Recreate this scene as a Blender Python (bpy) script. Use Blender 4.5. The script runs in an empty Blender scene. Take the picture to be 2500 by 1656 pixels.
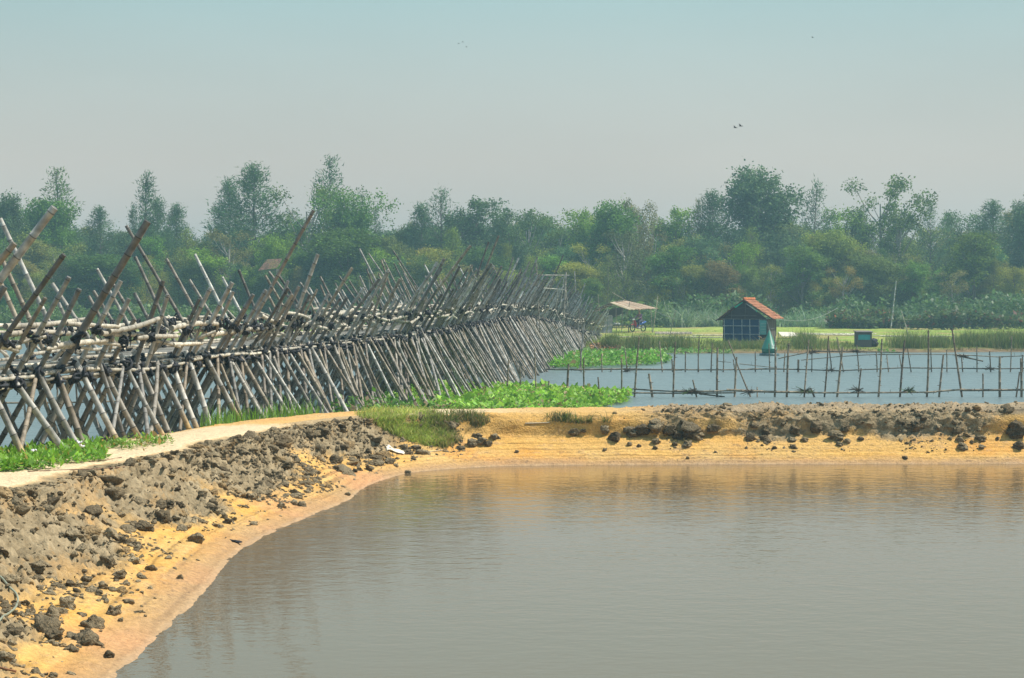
import bpy, math, random
import numpy as np
from mathutils import Vector, Matrix, Euler
from mathutils.bvhtree import BVHTree

# ------------------------------------------------------------------ camera, light, exposure
S = bpy.context.scene
C = S.collection
F = 4861.0                       # focal length in pixels of the 2500 px wide photograph
PITCH = math.atan(88 / F)
CAMZ = 3.0
cd = bpy.data.cameras.new('camera'); cam = bpy.data.objects.new('camera', cd); C.objects.link(cam)
cd.sensor_width = 36; cd.lens = 36 * F / 2500; cd.clip_start = 0.5; cd.clip_end = 3000
cam.location = (0, 0, CAMZ); cam.rotation_euler = (math.pi / 2 - PITCH, 0, 0)
S.camera = cam
SUN_EL, SUN_AZ = math.radians(57), math.radians(80)       # azimuth measured from +Y (view direction) towards +X
w = bpy.data.worlds.new('World'); S.world = w; w.use_nodes = True
nt = w.node_tree; nt.nodes.clear()
sky = nt.nodes.new('ShaderNodeTexSky'); sky.sky_type = 'NISHITA'; sky.sun_disc = False
sky.sun_elevation = SUN_EL; sky.sun_rotation = SUN_AZ
sky.air_density = 1.0; sky.dust_density = 6.0; sky.ozone_density = 2.0
mixs = nt.nodes.new('ShaderNodeMix'); mixs.data_type = 'RGBA'; mixs.inputs[0].default_value = 0.75
hs = nt.nodes.new('ShaderNodeHueSaturation'); hs.inputs['Saturation'].default_value = 0.8
tcs = nt.nodes.new('ShaderNodeTexCoord'); sxyz = nt.nodes.new('ShaderNodeSeparateXYZ'); rmp = nt.nodes.new('ShaderNodeValToRGB')
nt.links.new(tcs.outputs['Generated'], sxyz.inputs[0]); nt.links.new(sxyz.outputs[2], rmp.inputs[0])
rmp.color_ramp.elements[0].position = 0.0; rmp.color_ramp.elements[0].color = (.70, .59, .50, 1)
rmp.color_ramp.elements[1].position = 0.6; rmp.color_ramp.elements[1].color = (.26, .46, .62, 1)
e_ = rmp.color_ramp.elements.new(0.07); e_.color = (.625, .57, .50, 1)
e_ = rmp.color_ramp.elements.new(0.17); e_.color = (.315, .52, .525, 1)
scl = nt.nodes.new('ShaderNodeVectorMath'); scl.operation = 'SCALE'; scl.inputs[3].default_value = 11.0
cn = nt.nodes.new('ShaderNodeTexNoise'); cn.inputs['Scale'].default_value = 3.0; cn.inputs['Detail'].default_value = 4; cmp_ = nt.nodes.new('ShaderNodeMapping'); cmp_.inputs['Scale'].default_value = (1, 1, 3.5)
nt.links.new(tcs.outputs['Generated'], cmp_.inputs[0]); nt.links.new(cmp_.outputs[0], cn.inputs['Vector'])
cmr = nt.nodes.new('ShaderNodeMapRange'); cmr.inputs[1].default_value = .3; cmr.inputs[2].default_value = .7; cmr.inputs[3].default_value = 10.3; cmr.inputs[4].default_value = 11.5
nt.links.new(cn.outputs[0], cmr.inputs[0]); nt.links.new(cmr.outputs[0], scl.inputs[3]); nt.links.new(rmp.outputs[0], scl.inputs[0]); nt.links.new(scl.outputs[0], mixs.inputs[7])
bg = nt.nodes.new('ShaderNodeBackground'); bg.inputs[1].default_value = 0.10
wo = nt.nodes.new('ShaderNodeOutputWorld')
nt.links.new(sky.outputs[0], hs.inputs['Color']); nt.links.new(hs.outputs[0], mixs.inputs[6])
nt.links.new(mixs.outputs[2], bg.inputs[0]); nt.links.new(bg.outputs[0], wo.inputs[0])
ld = bpy.data.lights.new('sun', 'SUN'); ld.energy = 5.0; ld.angle = math.radians(0.6); ld.color = (1.0, 0.93, 0.82)
sun = bpy.data.objects.new('sun', ld); C.objects.link(sun)
sd = Vector((math.sin(SUN_AZ) * math.cos(SUN_EL), math.cos(SUN_AZ) * math.cos(SUN_EL), math.sin(SUN_EL)))
sun.rotation_euler = sd.to_track_quat('Z', 'Y').to_euler(); sun.location = sd * 50
S.view_settings.view_transform = 'Standard'; S.view_settings.look = 'None'
S.view_settings.exposure = 0.28; S.view_settings.gamma = 1.0
S.cycles.volume_bounces = 0; S.cycles.max_bounces = 6; S.cycles.transparent_max_bounces = 16
S.cycles.volume_step_rate = 4.0

rnd = random.Random(7); R = np.random.default_rng(11)
cT, sT = math.cos(PITCH), math.sin(PITCH)
def ray(px, py):
    x = (px - 1250) / F; y = -(py - 828) / F
    return Vector((x, cT + y * sT, -sT + y * cT))
def at(px, py, D):                       # the point at distance D seen at a pixel of the photograph
    d = ray(px, py); return Vector((0, 0, CAMZ)) + d * (D / d.y)
def proj(p):
    v = Vector(p) - Vector((0, 0, CAMZ)); d = v.y * cT - v.z * sT; u = v.y * sT + v.z * cT
    return 1250 + F * v.x / d, 828 - F * u / d

# ------------------------------------------------------------------ noise (numpy)
def _h(ix, iy, iz, seed):
    n = (ix * 374761393 + iy * 668265263 + iz * 2147483647 + seed * 1274126177) & 0xFFFFFFFF
    n = ((n ^ (n >> 13)) * 1274126177) & 0xFFFFFFFF
    return ((n ^ (n >> 16)) & 0xFFFF) / 65535.0
def vnoise(p, seed=0):
    p = np.asarray(p, float); i = np.floor(p).astype(np.int64); f = p - i; f = f * f * (3 - 2 * f)
    x, y, z = i[..., 0], i[..., 1], i[..., 2]; r = 0
    for a in (0, 1):
        for b in (0, 1):
            for c in (0, 1):
                wt = (f[..., 0] if a else 1 - f[..., 0]) * (f[..., 1] if b else 1 - f[..., 1]) * (f[..., 2] if c else 1 - f[..., 2])
                r = r + wt * _h(x + a, y + b, z + c * 7 , seed)
    return r * 2 - 1
def fbm(p, octv=4, seed=0, gain=0.5):
    p = np.asarray(p, float); a = 1.0; r = 0; t = 0
    for k in range(octv):
        r = r + a * vnoise(p + k * 17.3, seed + k); t += a; a *= gain; p = p * 2.03
    return r / t
def sm(a, b, x):
    t = np.clip((np.asarray(x, float) - a) / (b - a), 0, 1); return t * t * (3 - 2 * t)

# ------------------------------------------------------------------ materials
def newmat(name):
    m = bpy.data.materials.new(name); m.use_nodes = True
    return m, m.node_tree, m.node_tree.nodes['Principled BSDF']
def mul(nt, a, b):
    n = nt.nodes.new('ShaderNodeMix'); n.data_type = 'RGBA'; n.blend_type = 'MULTIPLY'; n.inputs[0].default_value = 1
    nt.links.new(a, n.inputs[6]); nt.links.new(b, n.inputs[7]); return n.outputs[2]
def noise_node(nt, scale, detail=3, stretch=None):
    g = nt.nodes.new('ShaderNodeNewGeometry'); n = nt.nodes.new('ShaderNodeTexNoise')
    n.inputs['Scale'].default_value = scale; n.inputs['Detail'].default_value = detail
    src = g.outputs['Position']
    if stretch:
        mp = nt.nodes.new('ShaderNodeMapping'); mp.inputs['Scale'].default_value = stretch
        nt.links.new(src, mp.inputs[0]); src = mp.outputs[0]
    nt.links.new(src, n.inputs['Vector']); return n
def vc_mat(name, rough=0.85, scale=20, lo=0.7, hi=1.25, bump=0.0, bscale=60, bdist=0.02, spec=0.3, objcol=False, trans=0.0, stretch=None):
    m, nt, b = newmat(name)
    vc = nt.nodes.new('ShaderNodeVertexColor'); vc.layer_name = 'Col'
    n = noise_node(nt, scale, 4, stretch); mr = nt.nodes.new('ShaderNodeMapRange')
    mr.inputs[1].default_value = 0.3; mr.inputs[2].default_value = 0.7
    mr.inputs[3].default_value = lo; mr.inputs[4].default_value = hi
    nt.links.new(n.outputs[0], mr.inputs[0]); col = mul(nt, vc.outputs[0], mr.outputs[0])
    if objcol:
        oi = nt.nodes.new('ShaderNodeObjectInfo'); col = mul(nt, col, oi.outputs['Color'])
    nt.links.new(col, b.inputs['Base Color']); b.inputs['Roughness'].default_value = rough
    b.inputs['Specular IOR Level'].default_value = spec
    if bump:
        bn = noise_node(nt, bscale, 5); bp = nt.nodes.new('ShaderNodeBump')
        bp.inputs['Strength'].default_value = bump; bp.inputs['Distance'].default_value = bdist
        nt.links.new(bn.outputs[0], bp.inputs['Height']); nt.links.new(bp.outputs[0], b.inputs['Normal'])
    if trans:
        t = nt.nodes.new('ShaderNodeBsdfTranslucent'); mx = nt.nodes.new('ShaderNodeMixShader')
        mx.inputs[0].default_value = trans; nt.links.new(col, t.inputs[0])
        nt.links.new(b.outputs[0], mx.inputs[1]); nt.links.new(t.outputs[0], mx.inputs[2])
        nt.links.new(mx.outputs[0], nt.nodes['Material Output'].inputs[0])
    return m
M_SOIL = vc_mat('sandy_soil', 0.95, 16, 0.8, 1.15, bump=0.65, bscale=30, bdist=0.045, spec=0.1)
M_CLOD = vc_mat('dried_mud', 0.95, 22, 0.65, 1.3, bump=1.0, bscale=38, bdist=0.05, spec=0.1)
M_GROUND = vc_mat('grassy_earth', 0.95, 2.2, 0.7, 1.3, bump=0.5, bscale=12, bdist=0.08, spec=0.05)
M_BAMBOO = vc_mat('weathered_bamboo', 0.6, 9, 0.55, 1.3, bump=0.15, bscale=70, bdist=0.005, spec=0.35)
M_RUBBER = vc_mat('black_rubber_strip', 0.7, 40, 0.6, 1.5, spec=0.3)
M_LEAF = vc_mat('leaves', 0.7, 0.6, 0.75, 1.25, objcol=True, trans=0.35, spec=0.2)
M_BARK = vc_mat('bark', 0.9, 5, 0.7, 1.2, spec=0.1)
M_HERB = vc_mat('herb_leaves', 0.5, 3, 0.8, 1.2, trans=0.4, spec=0.35)
M_DRY = vc_mat('dry_matter', 0.8, 25, 0.75, 1.2, spec=0.2)
M_TILE = vc_mat('clay_tile', 0.85, 6, 0.65, 1.2, spec=0.15)
M_CLOTH = vc_mat('cloth', 0.9, 8, 0.85, 1.1, spec=0.1)
M_PLASTIC = vc_mat('painted_plastic', 0.4, 5, 0.85, 1.1, spec=0.5)
def water_mat(name, col, scales, rough, calm):
    m, nt, b = newmat(name)
    b.inputs['Base Color'].default_value = (*col, 1); b.inputs['Roughness'].default_value = rough
    b.inputs['IOR'].default_value = 1.333
    prev = None
    for sc, st, stretch in scales:
        n = noise_node(nt, sc, 3, stretch); bp = nt.nodes.new('ShaderNodeBump')
        bp.inputs['Strength'].default_value = 1.0; bp.inputs['Distance'].default_value = st
        if calm:
            sy = nt.nodes.new('ShaderNodeSeparateXYZ'); gp = nt.nodes.new('ShaderNodeNewGeometry'); nt.links.new(gp.outputs['Position'], sy.inputs[0])
            wy = nt.nodes.new('ShaderNodeMapRange'); wy.inputs[1].default_value = 17; wy.inputs[2].default_value = 33; wy.inputs[3].default_value = .45; wy.inputs[4].default_value = 1.5
            nt.links.new(sy.outputs[1], wy.inputs[0]); ml = nt.nodes.new('ShaderNodeMath'); ml.operation = 'MULTIPLY'; nt.links.new(wy.outputs[0], ml.inputs[1])
            w_n = noise_node(nt, .16, 3, (.5, 1, 1)); wm = nt.nodes.new('ShaderNodeMapRange'); wm.inputs[1].default_value = .38; wm.inputs[2].default_value = .62; wm.inputs[3].default_value = .7; wm.inputs[4].default_value = 1.1
            nt.links.new(w_n.outputs[0], wm.inputs[0]); nt.links.new(wm.outputs[0], ml.inputs[0]); dm = nt.nodes.new('ShaderNodeMath'); dm.operation = 'MULTIPLY'; dm.inputs[1].default_value = st; nt.links.new(ml.outputs[0], dm.inputs[0]); nt.links.new(dm.outputs[0], bp.inputs['Distance'])
        nt.links.new(n.outputs[0], bp.inputs['Height'])
        if prev: nt.links.new(prev, bp.inputs['Normal'])
        prev = bp.outputs[0]
    nt.links.new(prev, b.inputs['Normal'])
    return m
M_POND = water_mat('pond_water', (0.145, 0.098, 0.052), [(3.2, 0.0075, (.8, 1, 1)), (9.0, 0.004, (.8, 1, 1))], .03, True)
M_RIVER = water_mat('river_water', (0.14, 0.18, 0.185), [(1.3, 0.16, (1, 0.8, 1)), (5.0, 0.05, None)], .28, False)

# ------------------------------------------------------------------ mesh builder
class MB:
    def __init__(s): s.v = []; s.c = []; s.f3 = []; s.f4 = []; s.n = 0
    def add(s, v, f, col):
        v = np.asarray(v, float).reshape(-1, 3); f = np.asarray(f, np.int64)
        col = np.asarray(col, float)
        if col.ndim == 1: col = np.tile(col[:3], (len(v), 1))
        s.v.append(v); s.c.append(col)
        (s.f3 if f.shape[1] == 3 else s.f4).append(f + s.n); s.n += len(v)
    def build(s, name, mat, parent=None, origin=None, smooth=True):
        v = np.concatenate(s.v); c = np.concatenate(s.c)
        f3 = np.concatenate(s.f3) if s.f3 else np.zeros((0, 3), np.int64)
        f4 = np.concatenate(s.f4) if s.f4 else np.zeros((0, 4), np.int64)
        if origin is None:
            origin = ORG[parent.name] if parent is not None else np.array([0, 0, 0.0])
        origin = np.asarray(origin, float)
        me = bpy.data.meshes.new(name); v = v - origin
        me.vertices.add(len(v)); me.vertices.foreach_set('co', v.astype(np.float32).ravel())
        nl = f3.size + f4.size; me.loops.add(nl); me.polygons.add(len(f3) + len(f4))
        me.loops.foreach_set('vertex_index', np.concatenate([f3.ravel(), f4.ravel()]).astype(np.int32))
        me.polygons.foreach_set('loop_start', np.concatenate([np.arange(len(f3)) * 3, f3.size + np.arange(len(f4)) * 4]).astype(np.int32))
        me.polygons.foreach_set('use_smooth', np.full(len(f3) + len(f4), smooth))
        a = me.color_attributes.new('Col', 'FLOAT_COLOR', 'POINT')
        a.data.foreach_set('color', np.concatenate([np.clip(c, 0, 1), np.ones((len(c), 1))], 1).astype(np.float32).ravel())
        me.update(calc_edges=True); me.validate()
        me.materials.append(mat)
        o = bpy.data.objects.new(name, me); C.objects.link(o)
        if parent is not None: o.parent = parent
        else: o.location = origin
        ORG[o.name] = origin
        return o
ORG = {}
def tag(o, label=None, cat=None, group=None, kind=None):
    if label: o['label'] = label
    if cat: o['category'] = cat
    if group: o['group'] = group
    if kind: o['kind'] = kind
    return o
def thing(name, loc, label, cat, group=None):
    o = bpy.data.objects.new(name, None); C.objects.link(o); o.location = loc; o.empty_display_size = 0.2
    ORG[o.name] = np.array(loc, float); return tag(o, label, cat, group)
def frame_of(d):
    d = Vector(d).normalized(); u = d.orthogonal().normalized(); return d, u, d.cross(u)
def tube(mb, pts, rad, col, sides=8, cap=True, capcol=None):
    pts = np.asarray(pts, float); n = len(pts)
    rad = np.full(n, rad) if np.isscalar(rad) else np.asarray(rad, float)
    col = np.asarray(col, float)
    if col.ndim == 1: col = np.tile(col, (n, 1))
    tg = np.gradient(pts, axis=0); tg /= np.linalg.norm(tg, axis=1)[:, None] + 1e-9
    _, u0, _ = frame_of(tg[0]); u0 = np.array(u0)
    u = u0 - tg * (tg @ u0)[:, None]; u /= np.linalg.norm(u, axis=1)[:, None] + 1e-9
    w_ = np.cross(tg, u); a = np.arange(sides) * 2 * math.pi / sides
    ring = pts[:, None] + rad[:, None, None] * (np.cos(a)[None, :, None] * u[:, None] + np.sin(a)[None, :, None] * w_[:, None])
    v = ring.reshape(-1, 3); c = np.repeat(col, sides, 0)
    i = np.arange(n - 1)[:, None] * sides; j = np.arange(sides)[None]; k = (j + 1) % sides
    f = np.stack([i + j, i + k, i + sides + k, i + sides + j], -1).reshape(-1, 4)
    mb.add(v, f, c)
    if cap:
        cc = col[0] if capcol is None else np.asarray(capcol)
        for e, idx in ((0, 0), (n - 1, n - 1)):
            vv = np.vstack([ring[idx], pts[idx][None]]); q = np.arange(sides)
            ff = np.stack([q, (q + 1) % sides, np.full(sides, sides)], 1)
            if idx == 0: ff = ff[:, ::-1]
            mb.add(vv, ff, cc)
BAM = [(.27, .245, .205), (.36, .335, .29), (.19, .165, .135), (.43, .41, .365), (.25, .205, .15), (.14, .125, .105), (.31, .26, .19), (.23, .22, .20)]
def bamboo(mb, A, B, r, col=None, sides=8, bend=0.012, step=0.36, taper=0.85, foot=None, hook=0):
    A = np.array(A, float); B = np.array(B, float); L = np.linalg.norm(B - A)
    col = np.array(col if col is not None else rnd.choice(BAM)) * rnd.uniform(.75, 1.3)
    _, u, w_ = frame_of(B - A); ang = rnd.uniform(0, 6.28); bd = (np.array(u) * math.cos(ang) + np.array(w_) * math.sin(ang)) * L * bend * rnd.uniform(-1, 1)
    ts = [0.0]; kinds = [0]; p = rnd.uniform(.1, step)
    while p < L - 0.03:
        for dt, kd in ((-.012, 0), (-.004, 1), (.004, 1), (.012, 0)):
            ts.append((p + dt) / L); kinds.append(kd)
        p += step * rnd.uniform(.8, 1.2)
    ts.append(1.0); kinds.append(0)
    ts = np.array(ts); kinds = np.array(kinds)
    pts = A + (B - A) * ts[:, None] + bd * (np.sin(ts * math.pi))[:, None] + (R.normal(0, 0.003 * (L > .5), (len(ts), 3)) * (kinds == 0)[:, None] * 0)
    rad = r * (1 + (taper - 1) * ts) * (1 + .13 * kinds)
    cols = np.tile(col, (len(ts), 1)) * np.where(kinds == 1, .38, 1.0)[:, None]
    cols = cols * (1 + .10 * np.sin(ts * L * 2.1 + ang))[:, None]
    if foot is not None:
        k = sm(.75, .95, 1 - ts) if foot[0] == 'A' else sm(.75, .95, ts)
        cols = cols * (1 - k[:, None]) + np.array(foot[1]) * k[:, None] * np.where(kinds == 1, .5, 1)[:, None]
    tube(mb, pts, rad, cols, sides, True, col * .45)
    for _ in range(hook):
        t = rnd.uniform(.15, .9); q = A + (B - A) * t + bd * math.sin(t * math.pi); a = rnd.uniform(0, 6.28)
        dv = np.array(u) * math.cos(a) + np.array(w_) * math.sin(a)
        tube(mb, [q, q + dv * rnd.uniform(.05, .14) + np.array([0, 0, rnd.uniform(-.02, .06)])], [r * .4, r * .2], col * .6, 5)
def box(mb, c, half, col, rot=None):
    s = np.array([[x, y, z] for x in (-1, 1) for y in (-1, 1) for z in (-1, 1)], float) * np.array(half)
    if rot is not None: s = s @ np.array(rot).T
    f = [[0, 1, 3, 2], [4, 6, 7, 5], [0, 4, 5, 1], [2, 3, 7, 6], [0, 2, 6, 4], [1, 5, 7, 3]]
    mb.add(s + np.array(c), f, col)
def ico(sub):
    import bmesh
    bm = bmesh.new(); bmesh.ops.create_icosphere(bm, subdivisions=sub, radius=1)
    v = np.array([x.co[:] for x in bm.verts]); f = np.array([[q.index for q in p.verts] for p in bm.faces]); bm.free(); return v, f
ICO = {k: ico(k) for k in (1, 2, 3, 4)}
def rock(sub, seed, amp=.45):
    v, f = ICO[sub]; q = v * 1.1 + seed * 3.7
    d = 1 + amp * fbm(q, 2, seed) + .30 * fbm(q * 3.1, 3, seed + 9)
    v = v * d[:, None] * np.array([1, .85, .72]); rr = np.random.default_rng(seed)
    for _ in range(7):                                     # break off flat faces, as dried mud does
        n = rr.normal(size=3); n /= np.linalg.norm(n); h = rr.uniform(.5, .8); dd = v @ n - h
        v = v - np.outer(np.maximum(dd, 0) * .6, n)
    return v, f
def rotz(a):
    c, s = math.cos(a), math.sin(a); return np.array([[c, -s, 0], [s, c, 0], [0, 0, 1]])

# ------------------------------------------------------------------ embankment between the pond and the river
W_ = [(-3.0, -30), (-3.0, 6), (-3.3, 14), (-3.3, 16.5), (-3.3, 20.6), (-3.4, 25), (-3.0, 28.6), (-2.6, 31.1), (-2.42, 33.9), (-1.9, 36.2), (-1.0, 37.3), (.13, 37.9), (3.4, 38.2), (9.9, 38.4), (20, 38.6), (60, 39.5), (160, 42)]
C_ = [(-5.6, -30), (-5.6, 6), (-5.9, 14), (-5.95, 17), (-6.0, 20.6), (-6.0, 24.8), (-5.4, 28.8), (-4.8, 32.4), (-4.0, 36.2), (-2.9, 38.4), (-1.4, 39.2), (0.0, 39.45), (3.4, 39.5), (9.9, 39.7), (20, 39.9), (60, 41), (160, 43.5)]
R_ = [(-7.6, -30), (-7.6, 6), (-8.0, 14), (-8.0, 17), (-8.3, 22), (-8.0, 27), (-6.95, 31.0), (-5.95, 34.6), (-5.2, 38), (-3.7, 41), (-1.7, 42.2), (0, 42.6), (3.4, 43.2), (9.9, 43.7), (20, 44.2), (60, 46), (160, 49)]
nst = len(W_)
def catmull(P, x):
    P = np.array(P, float); i = np.clip(np.floor(x).astype(int), 0, len(P) - 2); t = (x - i)[:, None]
    p0 = P[np.maximum(i - 1, 0)]; p1 = P[i]; p2 = P[i + 1]; p3 = P[np.minimum(i + 2, len(P) - 1)]
    m1 = (p2 - p0) / 2; m2 = (p3 - p1) / 2
    m1 = m1 * np.minimum(1, np.linalg.norm(p2 - p1, axis=1) / (np.linalg.norm(m1, axis=1) + 1e-6))[:, None]
    m2 = m2 * np.minimum(1, np.linalg.norm(p2 - p1, axis=1) / (np.linalg.norm(m2, axis=1) + 1e-6))[:, None]
    return p1 * (2 * t**3 - 3 * t**2 + 1) + m1 * (t**3 - 2 * t**2 + t) + p2 * (-2 * t**3 + 3 * t**2) + m2 * (t**3 - t**2)
sx = []
for k in range(nst - 1):
    L = math.dist(W_[k], W_[k + 1]); far = W_[k + 1][1] < 15 or W_[k + 1][0] > 15
    L = max(L, math.dist(C_[k], C_[k + 1])); n = max(3, int(L / (.5 if far else .042))); n = min(n, 260 if far else 400)
    sx += list(k + np.arange(n) / n)
sx = np.array(sx + [nst - 1.0]); NS = len(sx)
Wc, Cc, Rc = catmull(W_, sx), catmull(C_, sx), catmull(R_, sx)
out = Wc - Cc; out /= np.linalg.norm(out, axis=1)[:, None]
tt = np.concatenate([np.linspace(0, .13, 8)[:-1], np.linspace(.13, .70, 100)[:-1], np.linspace(.70, .9, 44)[:-1], np.linspace(.9, 1, 12)]); NT = len(tt)
arc = np.concatenate([[0], np.cumsum(np.linalg.norm(np.diff(Cc, axis=0), axis=1))])
# control rows across the bank: position factor between water edge (0) and crest (1), z
sc_n = fbm(np.stack([arc * .55, arc * 0, arc * 0], 1), 4, 3)           # scarp wanders along the bank
right = sm(-2.0, .5, Wc[:, 0])                                         # 1 on the far straight stretch
rows_t = np.array([0, .13, .40, .50, .545, .60, .70, .80, .90, 1.0])
def rowpos(k):
    z = np.zeros(NS); o = np.zeros(NS)
    if k == 0: return Wc + out * 1.3, z - .75
    if k == 1: return Wc, z - .10
    q = {2: .52, 3: .80, 4: .86, 5: .93, 6: 1.06}
    if k in q:
        f = q[k] + (sc_n * .10 if k > 2 else 0)
        zz = {2: .17, 3: .38, 4: .66, 5: .78, 6: .83}[k]
        zl = {2: .19, 3: .52, 4: .68, 5: .80, 6: .83}[k]
        return Wc + (Cc - Wc) * np.reshape(f, (-1, 1) if np.ndim(f) else ()), z + zz * right + zl * (1 - right)
    if k == 7: return Cc + (Rc - Cc) * .5, z + .80
    if k == 8: return Rc, z + .74
    return Rc - (Cc - Rc) / np.linalg.norm(Cc - Rc, axis=1)[:, None] * 1.1, z - .9
RP = [rowpos(k) for k in range(10)]
PX = np.stack([r[0] for r in RP], 1); PZ = np.stack([r[1] for r in RP], 1)   # NS x 10
ki = np.clip(np.searchsorted(rows_t, tt, 'right') - 1, 0, 8); kf = (tt - rows_t[ki]) / (rows_t[ki + 1] - rows_t[ki])
G = np.zeros((NS, NT, 3))
G[:, :, :2] = PX[:, ki] * (1 - kf)[None, :, None] + PX[:, ki + 1] * kf[None, :, None]
G[:, :, 2] = PZ[:, ki] * (1 - kf) + PZ[:, ki + 1] * kf
T = np.tile(tt, (NS, 1)); P = G.copy()
big = fbm(P * 1.1, 4, 21); mid_ = fbm(P * 4.2, 4, 31); fine = fbm(P * 13, 3, 41); vf = vnoise(P * 34, 51)
patch = fbm(P * np.array([.75, .75, 2.0]) + 5, 4, 61)
# how rough/grey the surface is: the crest crust, slumping down in tongues
slope_t = (T - .13) / .57
wl = (1 - right)[:, None]
tongue = fbm(np.stack([arc * .8, arc * 0 + 3, arc * 0], 1), 4, 71)[:, None]
grey_edge = .52 + .17 * right[:, None] - .14 * wl + .30 * tongue + .22 * patch
grey = sm(-.05, .09, slope_t - grey_edge) * (1 - sm(.70, .715, T) * (wl > .5))
crust_path_r = sm(.62, .68, T) * right[:, None] * sm(-.2, .05, patch + .5 * big + .08)
path = sm(.625, .665, T + .03 * mid_ - .04 * right[:, None]) * (1 - sm(.86, .93, T)) * (1 - sm(-1.2, .8, P[:, :, 0]) * .9)
path *= 1 - .8 * sm(35.3, 36.4, P[:, :, 1] + mid_)* (1-sm(-3.0,-2.2,P[:,:,0]))
cor = sm(-2.6, -1.6, P[:, :, 0]) * (1 - sm(2.2, 3.6, P[:, :, 0]))     # bare yellow sand stretch on the corner
grey = grey * (1 - .85 * cor * sm(-.25, .1, .35 - patch)); crust = np.maximum(grey * (1 - path), crust_path_r * (1 - cor))
under = 1 - sm(.13, .16, T)
amp = (.012 + .115 * crust * (1 - .35 * right[:, None])) * (1 - under * .6) * (1 - .8 * path)
lump = np.abs(mid_) * 2 - .5
rid = 1 - 2 * np.abs(fbm(P * 6.5 + 11, 3, 111)); rid2 = 1 - 2 * np.abs(fbm(P * 14 + 3, 2, 121))
dz = amp * (big * .9 + lump * .55 + rid * .24 + rid2 * .26 + fine * .62 + vf * .34)
dz += .055 * np.clip(fine + .5 * mid_, 0, 1) * crust_path_r * (1 - cor)
dz += .012 * fine * (1 - path * .6) * (1 - crust) * .8
dz += .022 * fbm(P * 2.2 + 9, 3, 161) * (1 - crust) * sm(.05, .12, T)
# horizontal terraces left by falling water on the sand
lv = P[:, :, 2]; terr = .006 * np.sin(lv * 2 * math.pi / .055 + mid_) * (1 - crust) * sm(-.1, -.04, lv) * (1 - sm(.15, .3, lv))
G[:, :, 2] += dz + terr
cap = .76 + .05 * sm(.60, .68, T); G[:, :, 2] = np.where(wl * (T > .46) > .5, np.minimum(G[:, :, 2], cap + .012 * (mid_ + fine)), G[:, :, 2])
horiz = (amp * 1.1 * fbm(P * 5.5 + 40, 3, 81)) * sm(.45, .52, T) * (1 - sm(.66, .72, T))
ledge = .05 * vnoise(P * np.array([2.2, 2.2, 0]) + 3, 91) * sm(.5, .56, T) * (1 - sm(.6, .66, T))
G[:, :, :2] += out[:, None, :] * (horiz + ledge)[:, :, None]
def lerp(a, b, t): return a * (1 - t[..., None]) + b * t[..., None]
def C3(*c): return np.array(c, float)
sand = lerp(C3(.60, .33, .08), C3(.58, .37, .14), np.clip(.5 + patch, 0, 1))
sand = lerp(sand, C3(.58, .27, .06), sm(.05, .45, big) * .6)
sand = sand * (1 + .10 * np.sin(lv * 115 + mid_ * 3) * (1 - sm(.2, .4, lv)) - .42 * sm(.3, .6, vnoise(np.stack([P[..., 0] * .3, P[..., 1] * .3, lv * 60], -1), 131)) * (1 - sm(.3, .5, lv)))[..., None]
sand = lerp(sand, C3(.42, .27, .15), sm(.2, .5, fine * .7 + mid_ * .5) * .5)
wet = 1 - sm(-.08, .06, lv + .03 * mid_); sand = lerp(sand, C3(.37, .235, .13), wet * .8)
sand = lerp(sand, C3(.52, .27, .13), (1 - sm(.0, .22, lv)) * sm(-.15, .3, fbm(P * np.array([.5, .5, 0]) + 77, 3, 141)) * wl * .75)
sand = lerp(sand, C3(.20, .13, .08), sm(.42, .55, vnoise(P * 26, 151)) * sm(.0, .2, patch) * .6)
edge = 1 - sm(-.096, -.078, lv); sand = lerp(sand, C3(.40, .29, .19), edge * .4)
greyc = lerp(C3(.17, .13, .075), C3(.36, .28, .17), np.clip(.5 + .8 * fine + .5 * mid_, 0, 1))
greyc = lerp(greyc, C3(.42, .26, .11), sm(.12, .42, patch + .3 * vf) * .65)
topc = lerp(C3(.15, .115, .075), C3(.28, .22, .15), np.clip(.5 + fine, 0, 1))
greyc = lerp(greyc, topc, crust_path_r * .75 * sm(.62, .66, T))
pathc = lerp(C3(.66, .52, .33), C3(.55, .42, .26), np.clip(.3 + mid_ * .9 + fine * .4, 0, 1))
col = lerp(lerp(sand, greyc, crust), pathc, path)
mb = MB(); ii = np.arange(NS - 1)[:, None] * NT; jj = np.arange(NT - 1)[None]
Ff = np.stack([ii + jj, ii + jj + 1, ii + NT + jj + 1, ii + NT + jj], -1).reshape(-1, 4)
mb.add(G.reshape(-1, 3), Ff, col.reshape(-1, 3))
emb = mb.build('embankment', M_SOIL); tag(emb, kind='structure')
BV = BVHTree.FromPolygons([tuple(x) for x in G.reshape(-1, 3)], [tuple(int(q) for q in x) for x in Ff])
cam0 = Vector((0, 0, CAMZ))
def hit(px, py):
    r = BV.ray_cast(cam0, ray(px, py).normalized()); return r[0], r[1]
def drop(x, y):
    r = BV.ray_cast(Vector((x, y, 5)), Vector((0, 0, -1))); return r[0].z if r[0] else None

# ------------------------------------------------------------------ water sheets
mid = [tuple((np.array(c) * .55 + np.array(r) * .45)) for c, r in zip(C_, R_)]
def sheet(name, poly, z, mat):
    me = bpy.data.meshes.new(name); me.from_pydata([(x, y, z) for x, y in poly], [], [tuple(range(len(poly)))]); me.materials.append(mat)
    o = bpy.data.objects.new(name, me); C.objects.link(o); tag(o, kind='structure'); return o
sheet('pond_water', [(a, b) for a, b in mid] + [(160, -30)], -.10, M_POND)
sheet('river_water', [(a, b) for a, b in mid] + [(300, 50), (300, 165), (-300, 165), (-300, -30)], 0.0, M_RIVER)

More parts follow.
